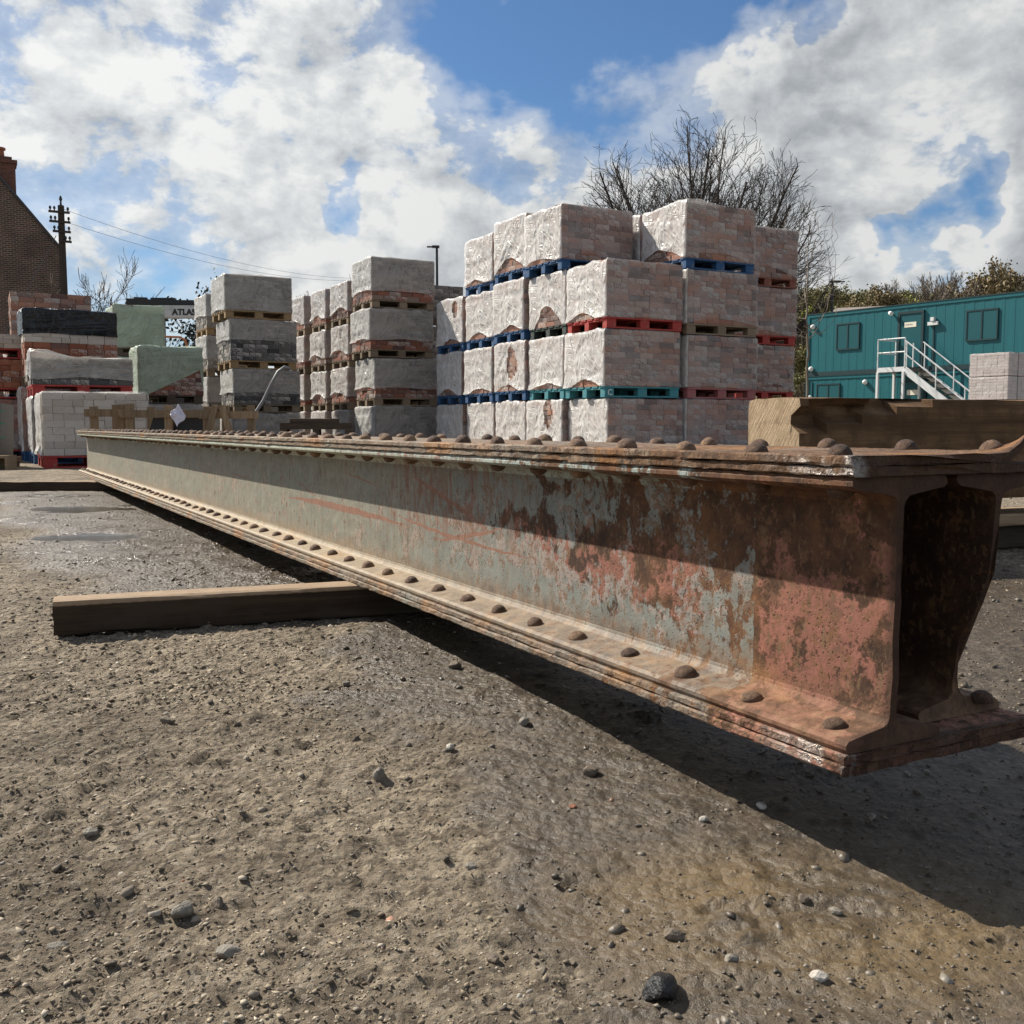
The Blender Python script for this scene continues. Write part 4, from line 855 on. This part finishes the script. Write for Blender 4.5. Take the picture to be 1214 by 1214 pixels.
b = MB(); b.add([(0, 0, 0), (-gw, 0, 0), (-gw, 0, ev), (apx, 0, apz), (0, 0, ev), (0, dp, 0), (-gw, dp, 0), (-gw, dp, ev), (apx, dp, apz), (0, dp, ev)],
    [(0, 4, 3, 2, 1), (5, 6, 7, 8, 9), (0, 5, 9, 4), (1, 2, 7, 6)]); b.build('wall', m_house, Hs)
b = MB()
for s_ in (0, -gw):
    ox = .12 if s_ == 0 else -.12; oz = -.12 * (apz - ev) / (gw / 2)
    b.add([(s_ + ox, -.10, ev + oz), (apx, -.10, apz + .02), (apx, dp + .1, apz + .02), (s_ + ox, dp + .1, ev + oz), (s_ + ox, -.10, ev + oz + .14), (apx, -.10, apz + .17), (apx, dp + .1, apz + .17), (s_ + ox, dp + .1, ev + oz + .14)],
          [(0, 1, 2, 3), (7, 6, 5, 4), (0, 4, 5, 1), (2, 6, 7, 3), (0, 3, 7, 4)])
b.build('roof', m_slate, Hs)
ch = MB(); cxm = apx + .52
ch.box(cxm - .62, cxm + .62, .02, 1.0, apz - 1.4, apz + .08).box(cxm - .70, cxm + .70, -.06, 1.08, apz + .08, apz + .22).box(cxm - .5, cxm + .5, .06, .94, apz + .22, apz + .36)
cho = ch.build('chimney', m_chim, Hs); MB().lathe([(.19, 0), (.17, .32), (.24, .35), (.24, .43), (.15, .43)], 14, Matrix.Translation((cxm + .05, .5, apz + .36))).build('chimney_pot', m_pot, cho)

m_pole = plain('dark_pole_wood', (.045, .033, .025), .85); m_ins = plain('dark_insulator', (.02, .018, .018), .3); m_wire = plain('grey_wire', (.10, .10, .10), .5)
TP = thing('telegraph_pole', 'dark wooden telegraph pole with four short crossarms beside the brick house', 'utility pole', (-18.95, 44, 0), R(28))
MB().tube([(0, 0, 0), (0, 0, 5), (0, 0, 9.75)], [.19, .165, .13], 10).build('pole', m_pole, TP)
MB().tube([(0, 0, 9.75), (0, 0, 10.0)], [.05, .03], 6).lathe([(.05, 0), (.07, .06), (.04, .16), (.03, .2)], 8, Matrix.Translation((0, 0, 9.95))).build('finial', m_ins, TP)
for i, (zz, l0, l1) in enumerate(((9.45, -.5, .32), (9.05, -.48, .34), (8.65, -.36, .34), (8.25, -.1, .36))):
    a = MB().box(l0, l1, -.2, -.12, zz - .045, zz + .045).build('crossarm', m_pole, TP)
    for xx in (l0 + .07, l0 + .23, l1 - .07):
        if abs(xx) > .12: MB().lathe([(.025, 0), (.03, .06), (.055, .07), (.05, .13), (.03, .18)], 8, Matrix.Translation((xx, -.16, zz + .046))).build('insulator', m_ins, a)
def wire(p0, p1, sag, r=.014, par=None, name='wire', n=24):
    p0 = Vector(p0); p1 = Vector(p1); pts = [p0.lerp(p1, i / n) - Vector((0, 0, 4 * sag * (i / n) * (1 - i / n))) for i in range(n + 1)]
    b = MB().tube(pts, r, 5); o = b.build(name, m_wire, par); return o
inv = (Matrix.Translation((-18.95, 44, 0)) @ Matrix.Rotation(R(28), 4, 'Z')).inverted()
for (s_, e_) in (((-18.85, 44.0, 9.6), (-9.6, 78, 11.6)), ((-18.85, 44.0, 9.1), (-9.6, 78, 11.5))): wire(inv @ Vector(s_), inv @ Vector(e_), .9, .008, TP)
wire(inv @ Vector((-19.15, 43.9, 8.5)), inv @ Vector((-20.3, 42.3, 5.2)) + Vector((0, 0, 0)), .0, .016, TP, 'guy_wire', 2) if False else wire(inv @ Vector((-19.15, 43.9, 8.5)), inv @ Vector((-22.4, 41.0, .0)), .0, .016, TP, 'guy_wire', 2)
# far end pole for the wires
T2 = thing('telegraph_pole', 'far dark telegraph pole holding the wires beyond the grey stacks', 'utility pole', (-9.6, 78, 0), 0); MB().tube([(0, 0, 0), (0, 0, 11.6)], [.2, .13], 8).build('pole', m_pole, T2); MB().box(-.6, .6, -.05, .05, 11.2, 11.3).build('crossarm', m_pole, T2)
m_lampc = plain('dark_lamp_post', (.018, .018, .020), .5)
def lamp(x, y, h, rz, lab, arm):
    T = thing('street_lamp', lab, 'street lamp', (x, y, 0), rz, 'street lamps beyond the yard'); MB().tube([(0, 0, 0), (0, 0, h * .5), (0, 0, h)], [.10, .08, .06], 8).build('post', m_lampc, T)
    b = MB(); b.box(-arm, .12, -.12, .12, h - .02, h + .08).box(-arm - .25, -arm, -.09, .09, h + .0, h + .05); b.build('lamp_head', m_lampc, T)
lamp(-.072 * 50, 50, 9.05, 0, 'dark street lamp rising behind the grey four-high stack', .22); lamp(.308 * 55, 55, 8.1, pi, 'dark street lamp standing behind the teal cabins', .38)

m_boom, t, p, o = material('white_boom_paint'); q = t.obj(); setp(t, p, t.mix(t.mr(t.noise(q, 4, 6), .4, .7), (.50, .50, .49), (.36, .36, .35)), .5)
m_orange = plain('orange_handrail', (.42, .15, .06), .5)
CR = thing('excavator_boom', 'white lettered excavator boom with black arm on dark post behind the packs', 'excavator', (-8.12, 24, 0), R(2))
MB().box(.0, 2.4, -.15, .15, 2.995, 3.27).build('boom', m_boom, CR)
MB().bar((-.75, 0, 3.36), (.05, 0, 3.33), .2, .14).bar((.0, 0, 3.345), (2.0, 0, 3.33), .22, .11).tube([(-.78, 0, 3.2), (-.74, 0, 3.34), (-.58, 0, 3.41), (-.3, 0, 3.40)], .07, 8).bar((-.2, .0, 3.40), (.35, 0, 3.40), .16, .10).build('black_arm', m_black, CR)
MB().box(-.08, .08, -.1, .1, 0, 2.995).build('post', m_black, CR); MB().box(-.6, 2.6, -.6, .6, 0, 1.2).build('base_frame', m_black, CR)
letters('ATLAS', .185, m_black, CR, (.31, -.153, 3.055), (pi / 2, 0, 0), 'lettering', .002, .009)
HR = thing('handrail_frame', 'orange tubular handrail seen between the green-wrapped and narrow stacks', 'railing', (-7.6, 22.6, 0), R(5))
for xs_ in ((-.6, .05, .42),):
    MB().tube([(-.7, 0, 0), (-.7, 0, 2.42), (-.1, 0, 2.45), (.35, 0, 2.44), (.46, 0, 2.38), (.5, 0, 2.25), (.5, 0, 0)], .024, 8).build('tube', m_orange, HR); MB().tube([(.0, 0, 0), (.0, 0, 2.44)], .022, 8).build('tube', m_orange, HR)
m_shed = plain('grey_shed_roof', (.24, .21, .19), .85, 0, .3, 12)
SH = thing('shed', 'grey shed roof just showing over the teal cabins', 'shed', (17.6, 62, 0), R(-24))
MB().box(0, 10, 0, 6, 0, 6.6).build('wall', m_grime, SH); MB().add([(-.2, -.3, 6.5), (10.2, -.3, 6.5), (8.6, 3, 7.8), (1.4, 3, 7.8), (-.2, 6.3, 6.5), (10.2, 6.3, 6.5)], [(0, 1, 2, 3), (3, 2, 5, 4), (0, 3, 4), (1, 5, 2), (0, 4, 5, 1)]).build('roof', m_shed, SH)

# ------------------------------------------------------------------ crates, bag, hose, slates
def crate(x, y, rz, L, W_, H_, lab, nposts, brace=None, board=None):
    T = thing('timber_crate', lab, 'crate', (x, y, .01), rz, 'open timber crates behind the girder')
    for k in range(nposts):
        xx = L * k / (nposts - 1)
        for yy in ((0, W_) if k == 0 else (0,)): MB().box(xx - .035, xx + .035, yy - .03, yy + .03, 0, H_ + random.uniform(-.01, .03)).build('post', m_crate, T)
    for yy in (-.0,):
        MB().box(-.08, L + .08, yy - .056, yy - .031, H_ - .11, H_ - .035).build('rail', m_crate, T); MB().box(-.05, L + .05, yy - .056, yy - .031, .1, .2).build('rail', m_crate, T)
    MB().box(-.05, L + .05, 0, W_, .05, .09).build('deck', m_crate, T)
    if brace:
        for s_ in (-1, 1): MB().bar((brace + s_ * .16, -.075, .25), (brace + s_ * .03, -.075, H_ + .02), .06, .03, up=(0, 1, 0)).build('brace', m_crate, T)
    if board: MB().add([(board[0], .06, .1), (board[1], .06, .1), (board[1], .10, H_ - .06), (board[0] + .16, .10, H_ - .06), (board[0], .14, .1), (board[1], .14, .1), (board[1], .14, H_ - .06), (board[0] + .16, .14, H_ - .06)], [(0, 1, 2, 3), (7, 6, 5, 4), (0, 3, 7, 4), (3, 2, 6, 7), (1, 5, 6, 2)]).build('slate_slab', m_black, T)
    return T
crate(-4.18, 10.3, R(6), .28, .8, .69, 'short open timber crate next to the pale buff pack', 2)
crate(-3.78, 10.2, R(3), .75, .7, .68, 'long open timber crate holding dark slabs behind the girder', 3, None, (.05, .74))
crate(-3.02, 10.25, R(2), .42, .7, .67, 'open timber crate with a pair of slanting braces', 2, .12)
m_bag, t, p, o = material('crumpled_white_plastic'); setp(t, p, (.66, .62, .70), .4, 0, t.bump(t.noise(t.obj(), 18, 6), .5, .02))
nb2 = 12; vs = []; fs = []
for j in range(nb2 + 1):
    for i in range(nb2 + 1):
        u_, v_ = i / nb2 - .5, j / nb2 - .5; vs.append(((u_ + v_) * .085 + .01 * math.sin(9 * v_), .025 * fbm(np.array(u_ * 5), np.array(v_ * 5), 3, 4) * 2 - .02 * abs(u_), (v_ - u_) * .115))
for j in range(nb2):
    for i in range(nb2): a = j * (nb2 + 1) + i; fs.append((a, a + 1, a + nb2 + 2, a + nb2 + 1))
b = MB(); b.add(vs, fs); bag = b.build('plastic_bag', m_bag, None, (-3.275, 10.10, .60), (R(-8), R(6), R(5))); bag.modifiers.new('s', 'SOLIDIFY').thickness = .004
bag.data.shade_smooth(); tag(bag, 'crumpled white plastic bag caught on the timber crate rail', 'bag')
m_hose = plain('grey_hose', (.20, .20, .20), .5)
hs = MB().tube([(-3.78, 17.6, 1.47), (-3.86, 17.55, 1.50), (-3.96, 17.5, 1.42), (-4.06, 17.45, 1.22), (-4.2, 17.4, .92), (-4.38, 17.3, .62), (-4.5, 17.2, .42), (-4.62, 17.1, .0)], .028, 8).build('hose', m_hose, smooth=True); tag(hs, 'grey hose hanging in a curve in front of the dark sett stack', 'hose')
timber('plank', .75, .2, .07, m_dark, 'short dark plank lying on boards in front of the grey four-high stack', 'plank', (-3.45, 16.0, .55), R(8), 44, nx_=16)
cb = thing('slab_crate', 'low grey slab crate carrying a dark plank near the stacks', 'crate', (-3.6, 15.95, .0), R(8)); MB().box(0, 1.1, 0, .8, .45, .55).build('deck', m_dark, cb)
for xx in (0, .5, 1.0): MB().box(xx, xx + .1, 0, .8, 0, .45).build('skid', m_dark, cb)
# slates with green strap and a small wooden box at the yard's edge
m_strap = plain('green_strap', (.03, .22, .15), .5)
SL = thing('slate_crate', 'upright dark slates bound with green straps beside a wooden box', 'slates', (-6.25, 11.9, 0), R(10)); rs = random.Random(3)
for i in range(9): MB().bar((-.05 + i * .05, 0, .14), (-.03 + i * .05 + rs.uniform(-.015, .015), .02, .72 + rs.uniform(-.08, .05)), .035, .5, up=(0, 1, 0)).build('slate', m_brk['sett'], SL)
for zz in (.36, .52, .66): MB().box(-.10, .44, -.262, -.255, zz, zz + .012).build('strap', m_strap, SL)
MB().box(-.12, .46, -.22, .24, 0.08, .14).box(-.1, 0, -.22, .24, 0, .08).box(.34, .44, -.22, .24, 0, .08).build('pallet', m_dark, SL)
WB = thing('wooden_box', 'small open plywood box on the ground beside the green-strapped slates', 'box', (-5.95, 11.2, .015), R(8))
MB().box(0, .42, 0, .3, .13, .16).build('top', m_board, WB)
for xx in (0, .39): MB().box(xx, xx + .03, 0, .3, 0, .13).build('side', m_board, WB)
MB().box(.03, .39, .27, .3, 0, .13).build('back', m_board, WB)

# ------------------------------------------------------------------ hill and trees
m_hill, t, p, o = material('scrub_hillside'); n = t.noise(t.pos(), .35, 8, .7); setp(t, p, t.ramp(n, [(.3, (.030, .026, .012)), (.5, (.062, .055, .024)), (.75, (.10, .095, .04))]), 1, 0, t.bump(n, 1, .6))
hxs = np.linspace(18, 260, 110); hys = np.linspace(78, 330, 60); HXg, HYg = np.meshgrid(hxs, hys)
def hill_z(x, y): return (sstep(80, 122, y + .10 * x) * 11.8 * sstep(20, 34, x) + sstep(110, 260, y) * 5 * sstep(40, 140, x)) * (1 + .25 * fbm(x * .05, y * .05, 3, 2)) - .4
HZ = hill_z(HXg, HYg); i2 = np.arange(HZ.size).reshape(HZ.shape)
hm_ = np_mesh('hill', np.stack([HXg, HYg, HZ], -1).reshape(-1, 3), np.stack([i2[:-1, :-1], i2[:-1, 1:], i2[1:, 1:], i2[1:, :-1]], -1).reshape(-1, 4))
tag(link('hill', hm_, m_hill, smooth=True), 'scrubby hillside rising behind the cabins', None, None, 'structure')
def bark(name, c): return plain(name, c, .9, 0, .4, 8)
m_bark = bark('dark_bark', (.050, .038, .030)); m_bark2 = bark('pale_twig_bark', (.16, .13, .10)); m_bark3 = bark('brown_twig_bark', (.12, .095, .065))
def grow(seed, h, levels, spread, up_, r0, trunk_h, nlimb, ratio=.72, kids=(2, 3), gn=.35):
    rs = random.Random(seed); segs = []
    def rv(s): return Vector((rs.gauss(0, s), rs.gauss(0, s), rs.gauss(0, s)))
    def br(p, d, ln, r, lv):
        n = 3; pts = [p]; rad = [r]
        for i in range(n):
            d = (d + rv(gn * .35) + Vector((0, 0, up_ * .12))).normalized(); p = p + d * ln / n; pts.append(p); rad.append(r * (1 - .38 * (i + 1) / n))
        segs.append((lv, pts, rad))
        if lv >= levels: return
        k = rs.randint(*kids)
        for j in range(k):
            dd = (d + rv(spread)).normalized(); br(pts[-1] if j < 2 else pts[-2], dd, ln * ratio * rs.uniform(.8, 1.15), rad[-1] * rs.uniform(.62, .82), lv + 1)
        if lv >= 1:
            for j in range(2): q_ = rs.randint(1, n - 1); br(pts[q_], (d + rv(spread * 1.5)).normalized(), ln * ratio * .75, rad[q_] * .42, min(levels, lv + 2))
    p0 = Vector((0, 0, 0)); segs.append((0, [p0, p0 + Vector((rs.gauss(0, .1), 0, trunk_h * .5)), p0 + Vector((0, rs.gauss(0, .1), trunk_h))], [r0, r0 * .85, r0 * .75]))
    for i in range(nlimb):
        a = 2 * pi * i / nlimb + rs.uniform(-.4, .4); tilt = rs.uniform(.18, .95)
        br(Vector((0, 0, trunk_h * rs.uniform(.75, 1))), Vector((cos(a) * sin(tilt), sin(a) * sin(tilt), cos(tilt))), h * rs.uniform(.24, .30), r0 * rs.uniform(.38, .55), 1)
    return segs
def tree_meshes(segs, split, minr=.008):
    a, b = MB(), MB()
    for lv, pts, rad in segs:
        (a if lv <= split else b).tube(pts, [max(minr, r) for r in rad], 7 if lv <= 1 else (4 if lv <= 3 else 3), cap=False)
    return a.mesh('trunk'), b.mesh('twigs'), [s[1][-1] for s in segs if s[0] >= split + 1]
def leaf_mesh(tips, n, size, seed, spread=.25):
    r = np.random.default_rng(seed); tp_ = np.array([t_[:] for t_ in tips]); c = tp_[r.integers(0, len(tp_), n)] + r.normal(0, spread, (n, 3))
    a = r.normal(size=(n, 3)); a /= np.linalg.norm(a, axis=1)[:, None]; b_ = np.cross(a, r.normal(size=(n, 3))); b_ /= np.linalg.norm(b_, axis=1)[:, None]; s = size * r.uniform(.5, 1.3, (n, 1))
    V = np.stack([c - a * s, c + b_ * s * .55, c + a * s, c - b_ * s * .55], 1).reshape(-1, 3); return np_mesh('leaves', V, np.arange(4 * n).reshape(n, 4))
def tree(x, y, z, seed, lab, grp, bark_m, twig_m, leaf=None, name='bare_tree', rz=0, minr=.008, sc_=1, **kw):
    sg = grow(seed, **kw); a, b, tips = tree_meshes(sg, 2, minr); T = thing(name, lab, 'tree', (x, y, z), rz, grp); T.scale = (sc_,) * 3
    link('trunk', a, bark_m, T); link('crown', b, twig_m, T)
    if leaf: link('leaves', leaf_mesh(tips, *leaf[1:]), leaf[0], T)
    return T
def colonise(seed, ctr, rx, rz_up, rz_dn, trunk, n_att, step=.28, infl=3.2, kill=.42, iters=90):
    # space colonisation: the crown fills a dome of attraction points, giving evenly fanned limbs and fine twigs
    from mathutils.kdtree import KDTree
    r = np.random.default_rng(seed); att = []
    while len(att) < n_att:
        p_ = r.uniform(-1, 1, 3); d = np.linalg.norm(p_)
        if d < 1 and r.uniform() < .25 + .75 * d ** 2: att.append((ctr[0] + p_[0] * rx, ctr[1] + p_[1] * rx * .9, ctr[2] + p_[2] * (rz_up if p_[2] > 0 else rz_dn)))
    att = [Vector(a) for a in att]; nodes = [Vector(p_) for p_ in trunk]; par = [-1] + list(range(len(trunk) - 1))
    for it in range(iters):
        kd = KDTree(len(nodes))
        for i_, q_ in enumerate(nodes): kd.insert(q_, i_)
        kd.balance(); pull = {}; keep = []
        for a in att:
            co, i_, d = kd.find(a)
            if d < kill: continue
            keep.append(a)
            if d < infl or it < 14: pull.setdefault(i_, Vector((0, 0, 0))); pull[i_] += (a - co).normalized()
        att = keep
        if not pull: break
        new = 0
        for i_, v in pull.items():
            d = (v.normalized() + Vector(r.normal(0, .09, 3)) + Vector((0, 0, .10))).normalized(); q_ = nodes[i_] + d * step
            nodes.append(q_); par.append(i_); new += 1
    n = len(nodes); kids = [[] for _ in range(n)]
    for i_, p_ in enumerate(par):
        if p_ >= 0: kids[p_].append(i_)
    rad = [0.] * n
    for i_ in range(n - 1, -1, -1): rad[i_] = .0085 if not kids[i_] else max(.0085, sum(rad[k_] ** 2.25 for k_ in kids[i_]) ** (1 / 2.25))
    return nodes, par, kids, rad
def colony_tree(x, y, seed, lab, bark_m, scale_r=1.0, cut=.05, twigs=True, **kw):
    nodes, par, kids, rad = colonise(seed, **kw); A_, B_ = MB(), MB(); rs_ = random.Random(seed)
    for i_, p_ in enumerate(par):
        if p_ < 0: continue
        r0 = rad[p_] if rad[p_] < rad[i_] * 1.8 else rad[i_] * 1.3
        (A_ if rad[i_] > cut else B_).tube([nodes[p_], nodes[i_]], [r0 * scale_r, rad[i_] * scale_r], 6 if rad[i_] > cut else 3, cap=False)
        if not kids[i_] and twigs:
            d = (nodes[i_] - nodes[p_]).normalized()
            for q_ in range(3):
                e = nodes[i_] + (d + Vector((rs_.gauss(0, .5), rs_.gauss(0, .5), rs_.gauss(.1, .4)))).normalized() * rs_.uniform(.25, .6); B_.tube([nodes[i_], e], [.0085 * scale_r, .006 * scale_r], 3, cap=False)
    T = thing('bare_tree', lab, 'tree', (x, y, 0)); A_.build('trunk', bark_m, T); B_.build('crown', bark_m, T); return T
def fan_tree(x, y, seed, lab, bark_m, ctr, rx, rz, base_h, nprim):
    # spreading field tree: long ascending limbs fan from a short bole, each with ever finer side shoots inside a dome
    rs_ = random.Random(seed); A_, B_ = MB(), MB(); ctr = Vector(ctr)
    def inside(p_): q_ = p_ - ctr; zz = rz if q_.z > 0 else 7.5; return (q_.x / rx) ** 2 + (q_.y / rx) ** 2 + (q_.z / zz) ** 2 < 1
    def limb(p_, d, ln, r, lv):
        stp = (.42, .34, .26, .2, .16)[lv]; n_ = max(2, int(ln / stp)); pts = [p_]; rad = [r]
        for i_ in range(n_):
            wob = (.035, .06, .09, .13, .18)[lv]
            d = (d + Vector((rs_.gauss(0, wob), rs_.gauss(0, wob), rs_.gauss(.012, wob)))).normalized(); p_ = p_ + d * stp; f_ = (i_ + 1) / n_; pts.append(p_); rad.append(max(.0105, r * (1 - .86 * f_)))
            if lv < 4 and f_ > (.22, .15, .12, .1)[lv] and rs_.random() < (.85, .80, .72, .5)[lv]:
                a = rs_.uniform(0, 2 * pi); tl = rs_.uniform(.35, .75); sx_ = d.orthogonal().normalized(); sy_ = d.cross(sx_)
                dd = (d * cos(tl) + (sx_ * cos(a) + sy_ * sin(a)) * sin(tl) + Vector((0, 0, .03))).normalized()
                limb(p_, dd, min(ln * (1 - f_ * .75) * rs_.uniform(.4, .68), (9, 3.6, 1.9, .95)[lv]), rad[-1] * rs_.uniform(.42, .62), lv + 1)
            if not inside(p_) and lv < 3: break
        (A_ if lv <= 1 else B_).tube(pts, rad, (7, 5, 3, 3, 3)[lv], cap=False)
    A_.tube([(0, 0, 0), (.04, 0, base_h * .5), (0, .03, base_h)], [.42, .36, .33], 10)
    for i_ in range(nprim):
        a = 2 * pi * (i_ * .618) + rs_.uniform(-.6, .6); tl = .05 + 1.1 * ((i_ + .5) / nprim) ** .75
        limb(Vector((0, 0, base_h * rs_.uniform(.8, 1))), Vector((cos(a) * sin(tl), sin(a) * sin(tl), cos(tl))), rs_.uniform(10.5, 12.5), rs_.uniform(.10, .17), 0)
    T = thing('bare_tree', lab, 'tree', (x, y, 0)); A_.build('trunk', bark_m, T); B_.build('crown', bark_m, T); return T
big_tree = fan_tree(.176 * 60, 60, 21, 'large bare spreading tree rising behind the big brick stacks', m_bark, (0, 0, 7.2), 5.7, 6.5, 2.2, 25); big_tree.scale = (1.27,) * 3
colony_tree(.285 * 41, 41, 31, 'slender pale bare tree between the brick stacks and cabins', m_bark2, .9, ctr=(-.1, 0, 6.4), rx=1.75, rz_up=2.8, rz_dn=2.6, trunk=[(0, 0, 0), (.0, 0, .7), (.05, 0, 1.4), (.05, 0, 2.1), (.0, 0, 2.8)], n_att=420, kill=.4)
tree(-.405 * 42, 42, 0, 8, 'small sparse bare tree near the telegraph pole', 'small bare trees beyond the yard', m_bark3, m_bark3, None, h=6.8, levels=5, spread=.35, up_=1.0, r0=.08, trunk_h=2.2, nlimb=4, minr=.009)
tree(-.375 * 46, 46, 0, 18, 'low bare tree behind the excavator boom', 'small bare trees beyond the yard', m_bark3, m_bark3, None, h=5.6, levels=6, spread=.4, up_=.9, r0=.08, trunk_h=1.8, nlimb=6, minr=.01)
tree(-.33 * 48, 48, 0, 28, 'bare tree seen below the lettered boom', 'small bare trees beyond the yard', m_bark3, m_bark3, None, h=4.0, levels=6, spread=.4, up_=.9, r0=.08, trunk_h=1.5, nlimb=6, minr=.01)
m_leafd, t, p, o = material('dark_evergreen_leaf'); setp(t, p, (.022, .026, .014), .8)
tree(-.282 * 44, 44, 0, 33, 'dark leafy tree behind the dark sett stack', None, m_bark, m_bark, (m_leafd, 2600, .10, 3, .2), h=6.2, levels=5, spread=.5, up_=.5, r0=.12, trunk_h=3.0, nlimb=7, ratio=.62)
tree(-.17 * 52, 52, 0, 43, 'faint bare tree behind the leaning stacks', 'small bare trees beyond the yard', m_bark2, m_bark2, None, h=6.6, levels=6, spread=.4, up_=.9, r0=.1, trunk_h=2.5, nlimb=6, minr=.01)
# woodland on the hill: individual trees sharing five crowns
def leaf_mat(name, a, b_):
    m, t, p, o = material(name); r_ = t.noise(t.pos(), 1.2, 3); c = t.mix(r_, a, b_); setp(t, p, c, .7); return m
m_l1 = leaf_mat('spring_green_leaf', (.17, .20, .02), (.30, .32, .04)); m_l2 = leaf_mat('olive_leaf', (.13, .125, .035), (.21, .19, .06)); m_l3 = leaf_mat('brown_catkin', (.16, .115, .05), (.25, .19, .085))
kinds = []
spec = [(101, m_bark3, m_l2, 6500, .19, dict(h=7.5, levels=5, spread=.38, up_=.9)), (102, m_bark3, m_l3, 5200, .17, dict(h=8.0, levels=5, spread=.34, up_=1.1)), (103, m_bark3, None, 0, 0, dict(h=8.5, levels=6, spread=.34, up_=1.1)),
        (104, m_bark, m_l1, 8000, .2, dict(h=6.8, levels=5, spread=.45, up_=.6)), (105, m_bark2, None, 0, 0, dict(h=8.8, levels=6, spread=.26, up_=1.4))]
for sd, bm_, lm, nl, sz, kk in spec:
    a, b, tips = tree_meshes(grow(sd, r0=.16, trunk_h=1.2, nlimb=6, **kk), 2, .02); a.materials.append(bm_); b.materials.append(bm_); l = None
    if lm: l = leaf_mesh(tips, nl, sz, sd, .3); l.materials.append(lm)
    kinds.append((a, b, l))
klab = ['olive budding tree on the hillside wood', 'brownish catkin-covered tree on the hillside wood', 'bare brown twiggy tree on the hillside wood', 'bright yellow-green leafing tree on the hillside wood', 'pale bare upright tree on the hillside wood']
rs = random.Random(5)
def hill_tree(k, x, y, s):
    z = float(hill_z(np.array([x]), np.array([y]))[0]); a, b, l = kinds[k]
    T = thing('hillside_tree', klab[k], 'tree', (x, y, max(z, 0) - .05), rs.uniform(0, 6), 'woodland trees on the hillside'); T.scale = (s, s, s * rs.uniform(.9, 1.1))
    link('trunk', a, None, T); link('crown', b, None, T)
    if l: link('leaves', l, None, T)
for i in range(130):
    f_ = rs.random(); y_ = 84 + 62 * rs.random() ** .8; px = rs.uniform(918, 1300); x_ = (px - 607) / 1220 * y_
    hill_tree(rs.choice([0, 0, 0, 1, 2, 1, 0, 3, 3]), x_, y_, rs.uniform(.5, .8))
hill_tree(3, .355 * 100, 100, .85); hill_tree(3, .385 * 104, 104, .8); hill_tree(1, .455 * 100, 100, 1.05); hill_tree(1, .475 * 104, 104, 1.0); hill_tree(4, .425 * 98, 98, 1.05); hill_tree(4, .41 * 102, 102, 1.0)
# undergrowth
n = 26000; yb = 78 + 60 * rng.uniform(0, 1, n); pxb = rng.uniform(905, 1330, n); xb = (pxb - 607) / 1220 * yb; zb_ = np.maximum(hill_z(xb, yb), 0) + rng.uniform(0, 1, n) ** 2 * 2.4
c = np.stack([xb, yb, zb_], -1); a = rng.normal(size=(n, 3)); a[:, 2] += .8; a /= np.linalg.norm(a, axis=1)[:, None]; b_ = np.cross(a, rng.normal(size=(n, 3))); b_ /= np.linalg.norm(b_, axis=1)[:, None]; s = rng.uniform(.15, .42, (n, 1))
V = np.stack([c - a * s, c + b_ * s * .45, c + a * s, c - b_ * s * .45], 1).reshape(-1, 3)
us = link('undergrowth', np_mesh('undergrowth', V, np.arange(4 * n).reshape(n, 4)), leaf_mat('scrub_leaf', (.055, .048, .018), (.12, .105, .04))); tag(us, 'tangled olive brown undergrowth covering the hillside', 'undergrowth', None, 'stuff')

# ------------------------------------------------------------------ larger loose stones
stone(.140, .935, .024, m_coal, 'shiny black clinker lump lying on the mud', 1, .62)
stone(.170, 1.035, .012, m_st2, 'small dark stone just beyond the black clinker lump', 2, .7)
stone(.120, 1.53, .015, m_st2, 'dark angular stone in the mud out from the girder end', 3, .7)
stone(.350, 1.40, .009, m_stw, 'pale pebble at the edge of the girder shadow', 4)
stone(.085, 1.40, .006, m_st3, 'tiny orange brick fragment on the grey mud', 5)
stone(-.20, 1.50, .013, m_st1, 'pointed grey stone standing on the dry dirt', 6, .9)
stone(-.29, 1.01, .015, m_st1, 'flat pale stone bedded in the dry dirt', 7, .5)
stone(-.12, 2.12, .018, m_st2, 'dark stone beside the girder where the mud begins', 8, .6)
sl = 'small mixed stone lying loose on the dirt yard'
for i, (px, py, s) in enumerate([(-.36, 1.08, .017), (-.33, 1.11, .012), (-.55, 1.3, .011), (-.1, 1.62, .010), (-.05, 1.2, .008), (.33, 1.12, .009), (.36, 1.10, .009), (.26, 1.35, .008), (.02, 1.75, .013), (-.6, 1.75, .014), (-.33, 2.0, .012), (.30, .96, .010), (.22, .99, .010), (-.02, 1.0, .009), (-.47, 1.02, .012)]):
    stone(px, py, s, (m_st1, m_st2, m_st1, m_stw)[i % 4], sl, 20 + i, .6)
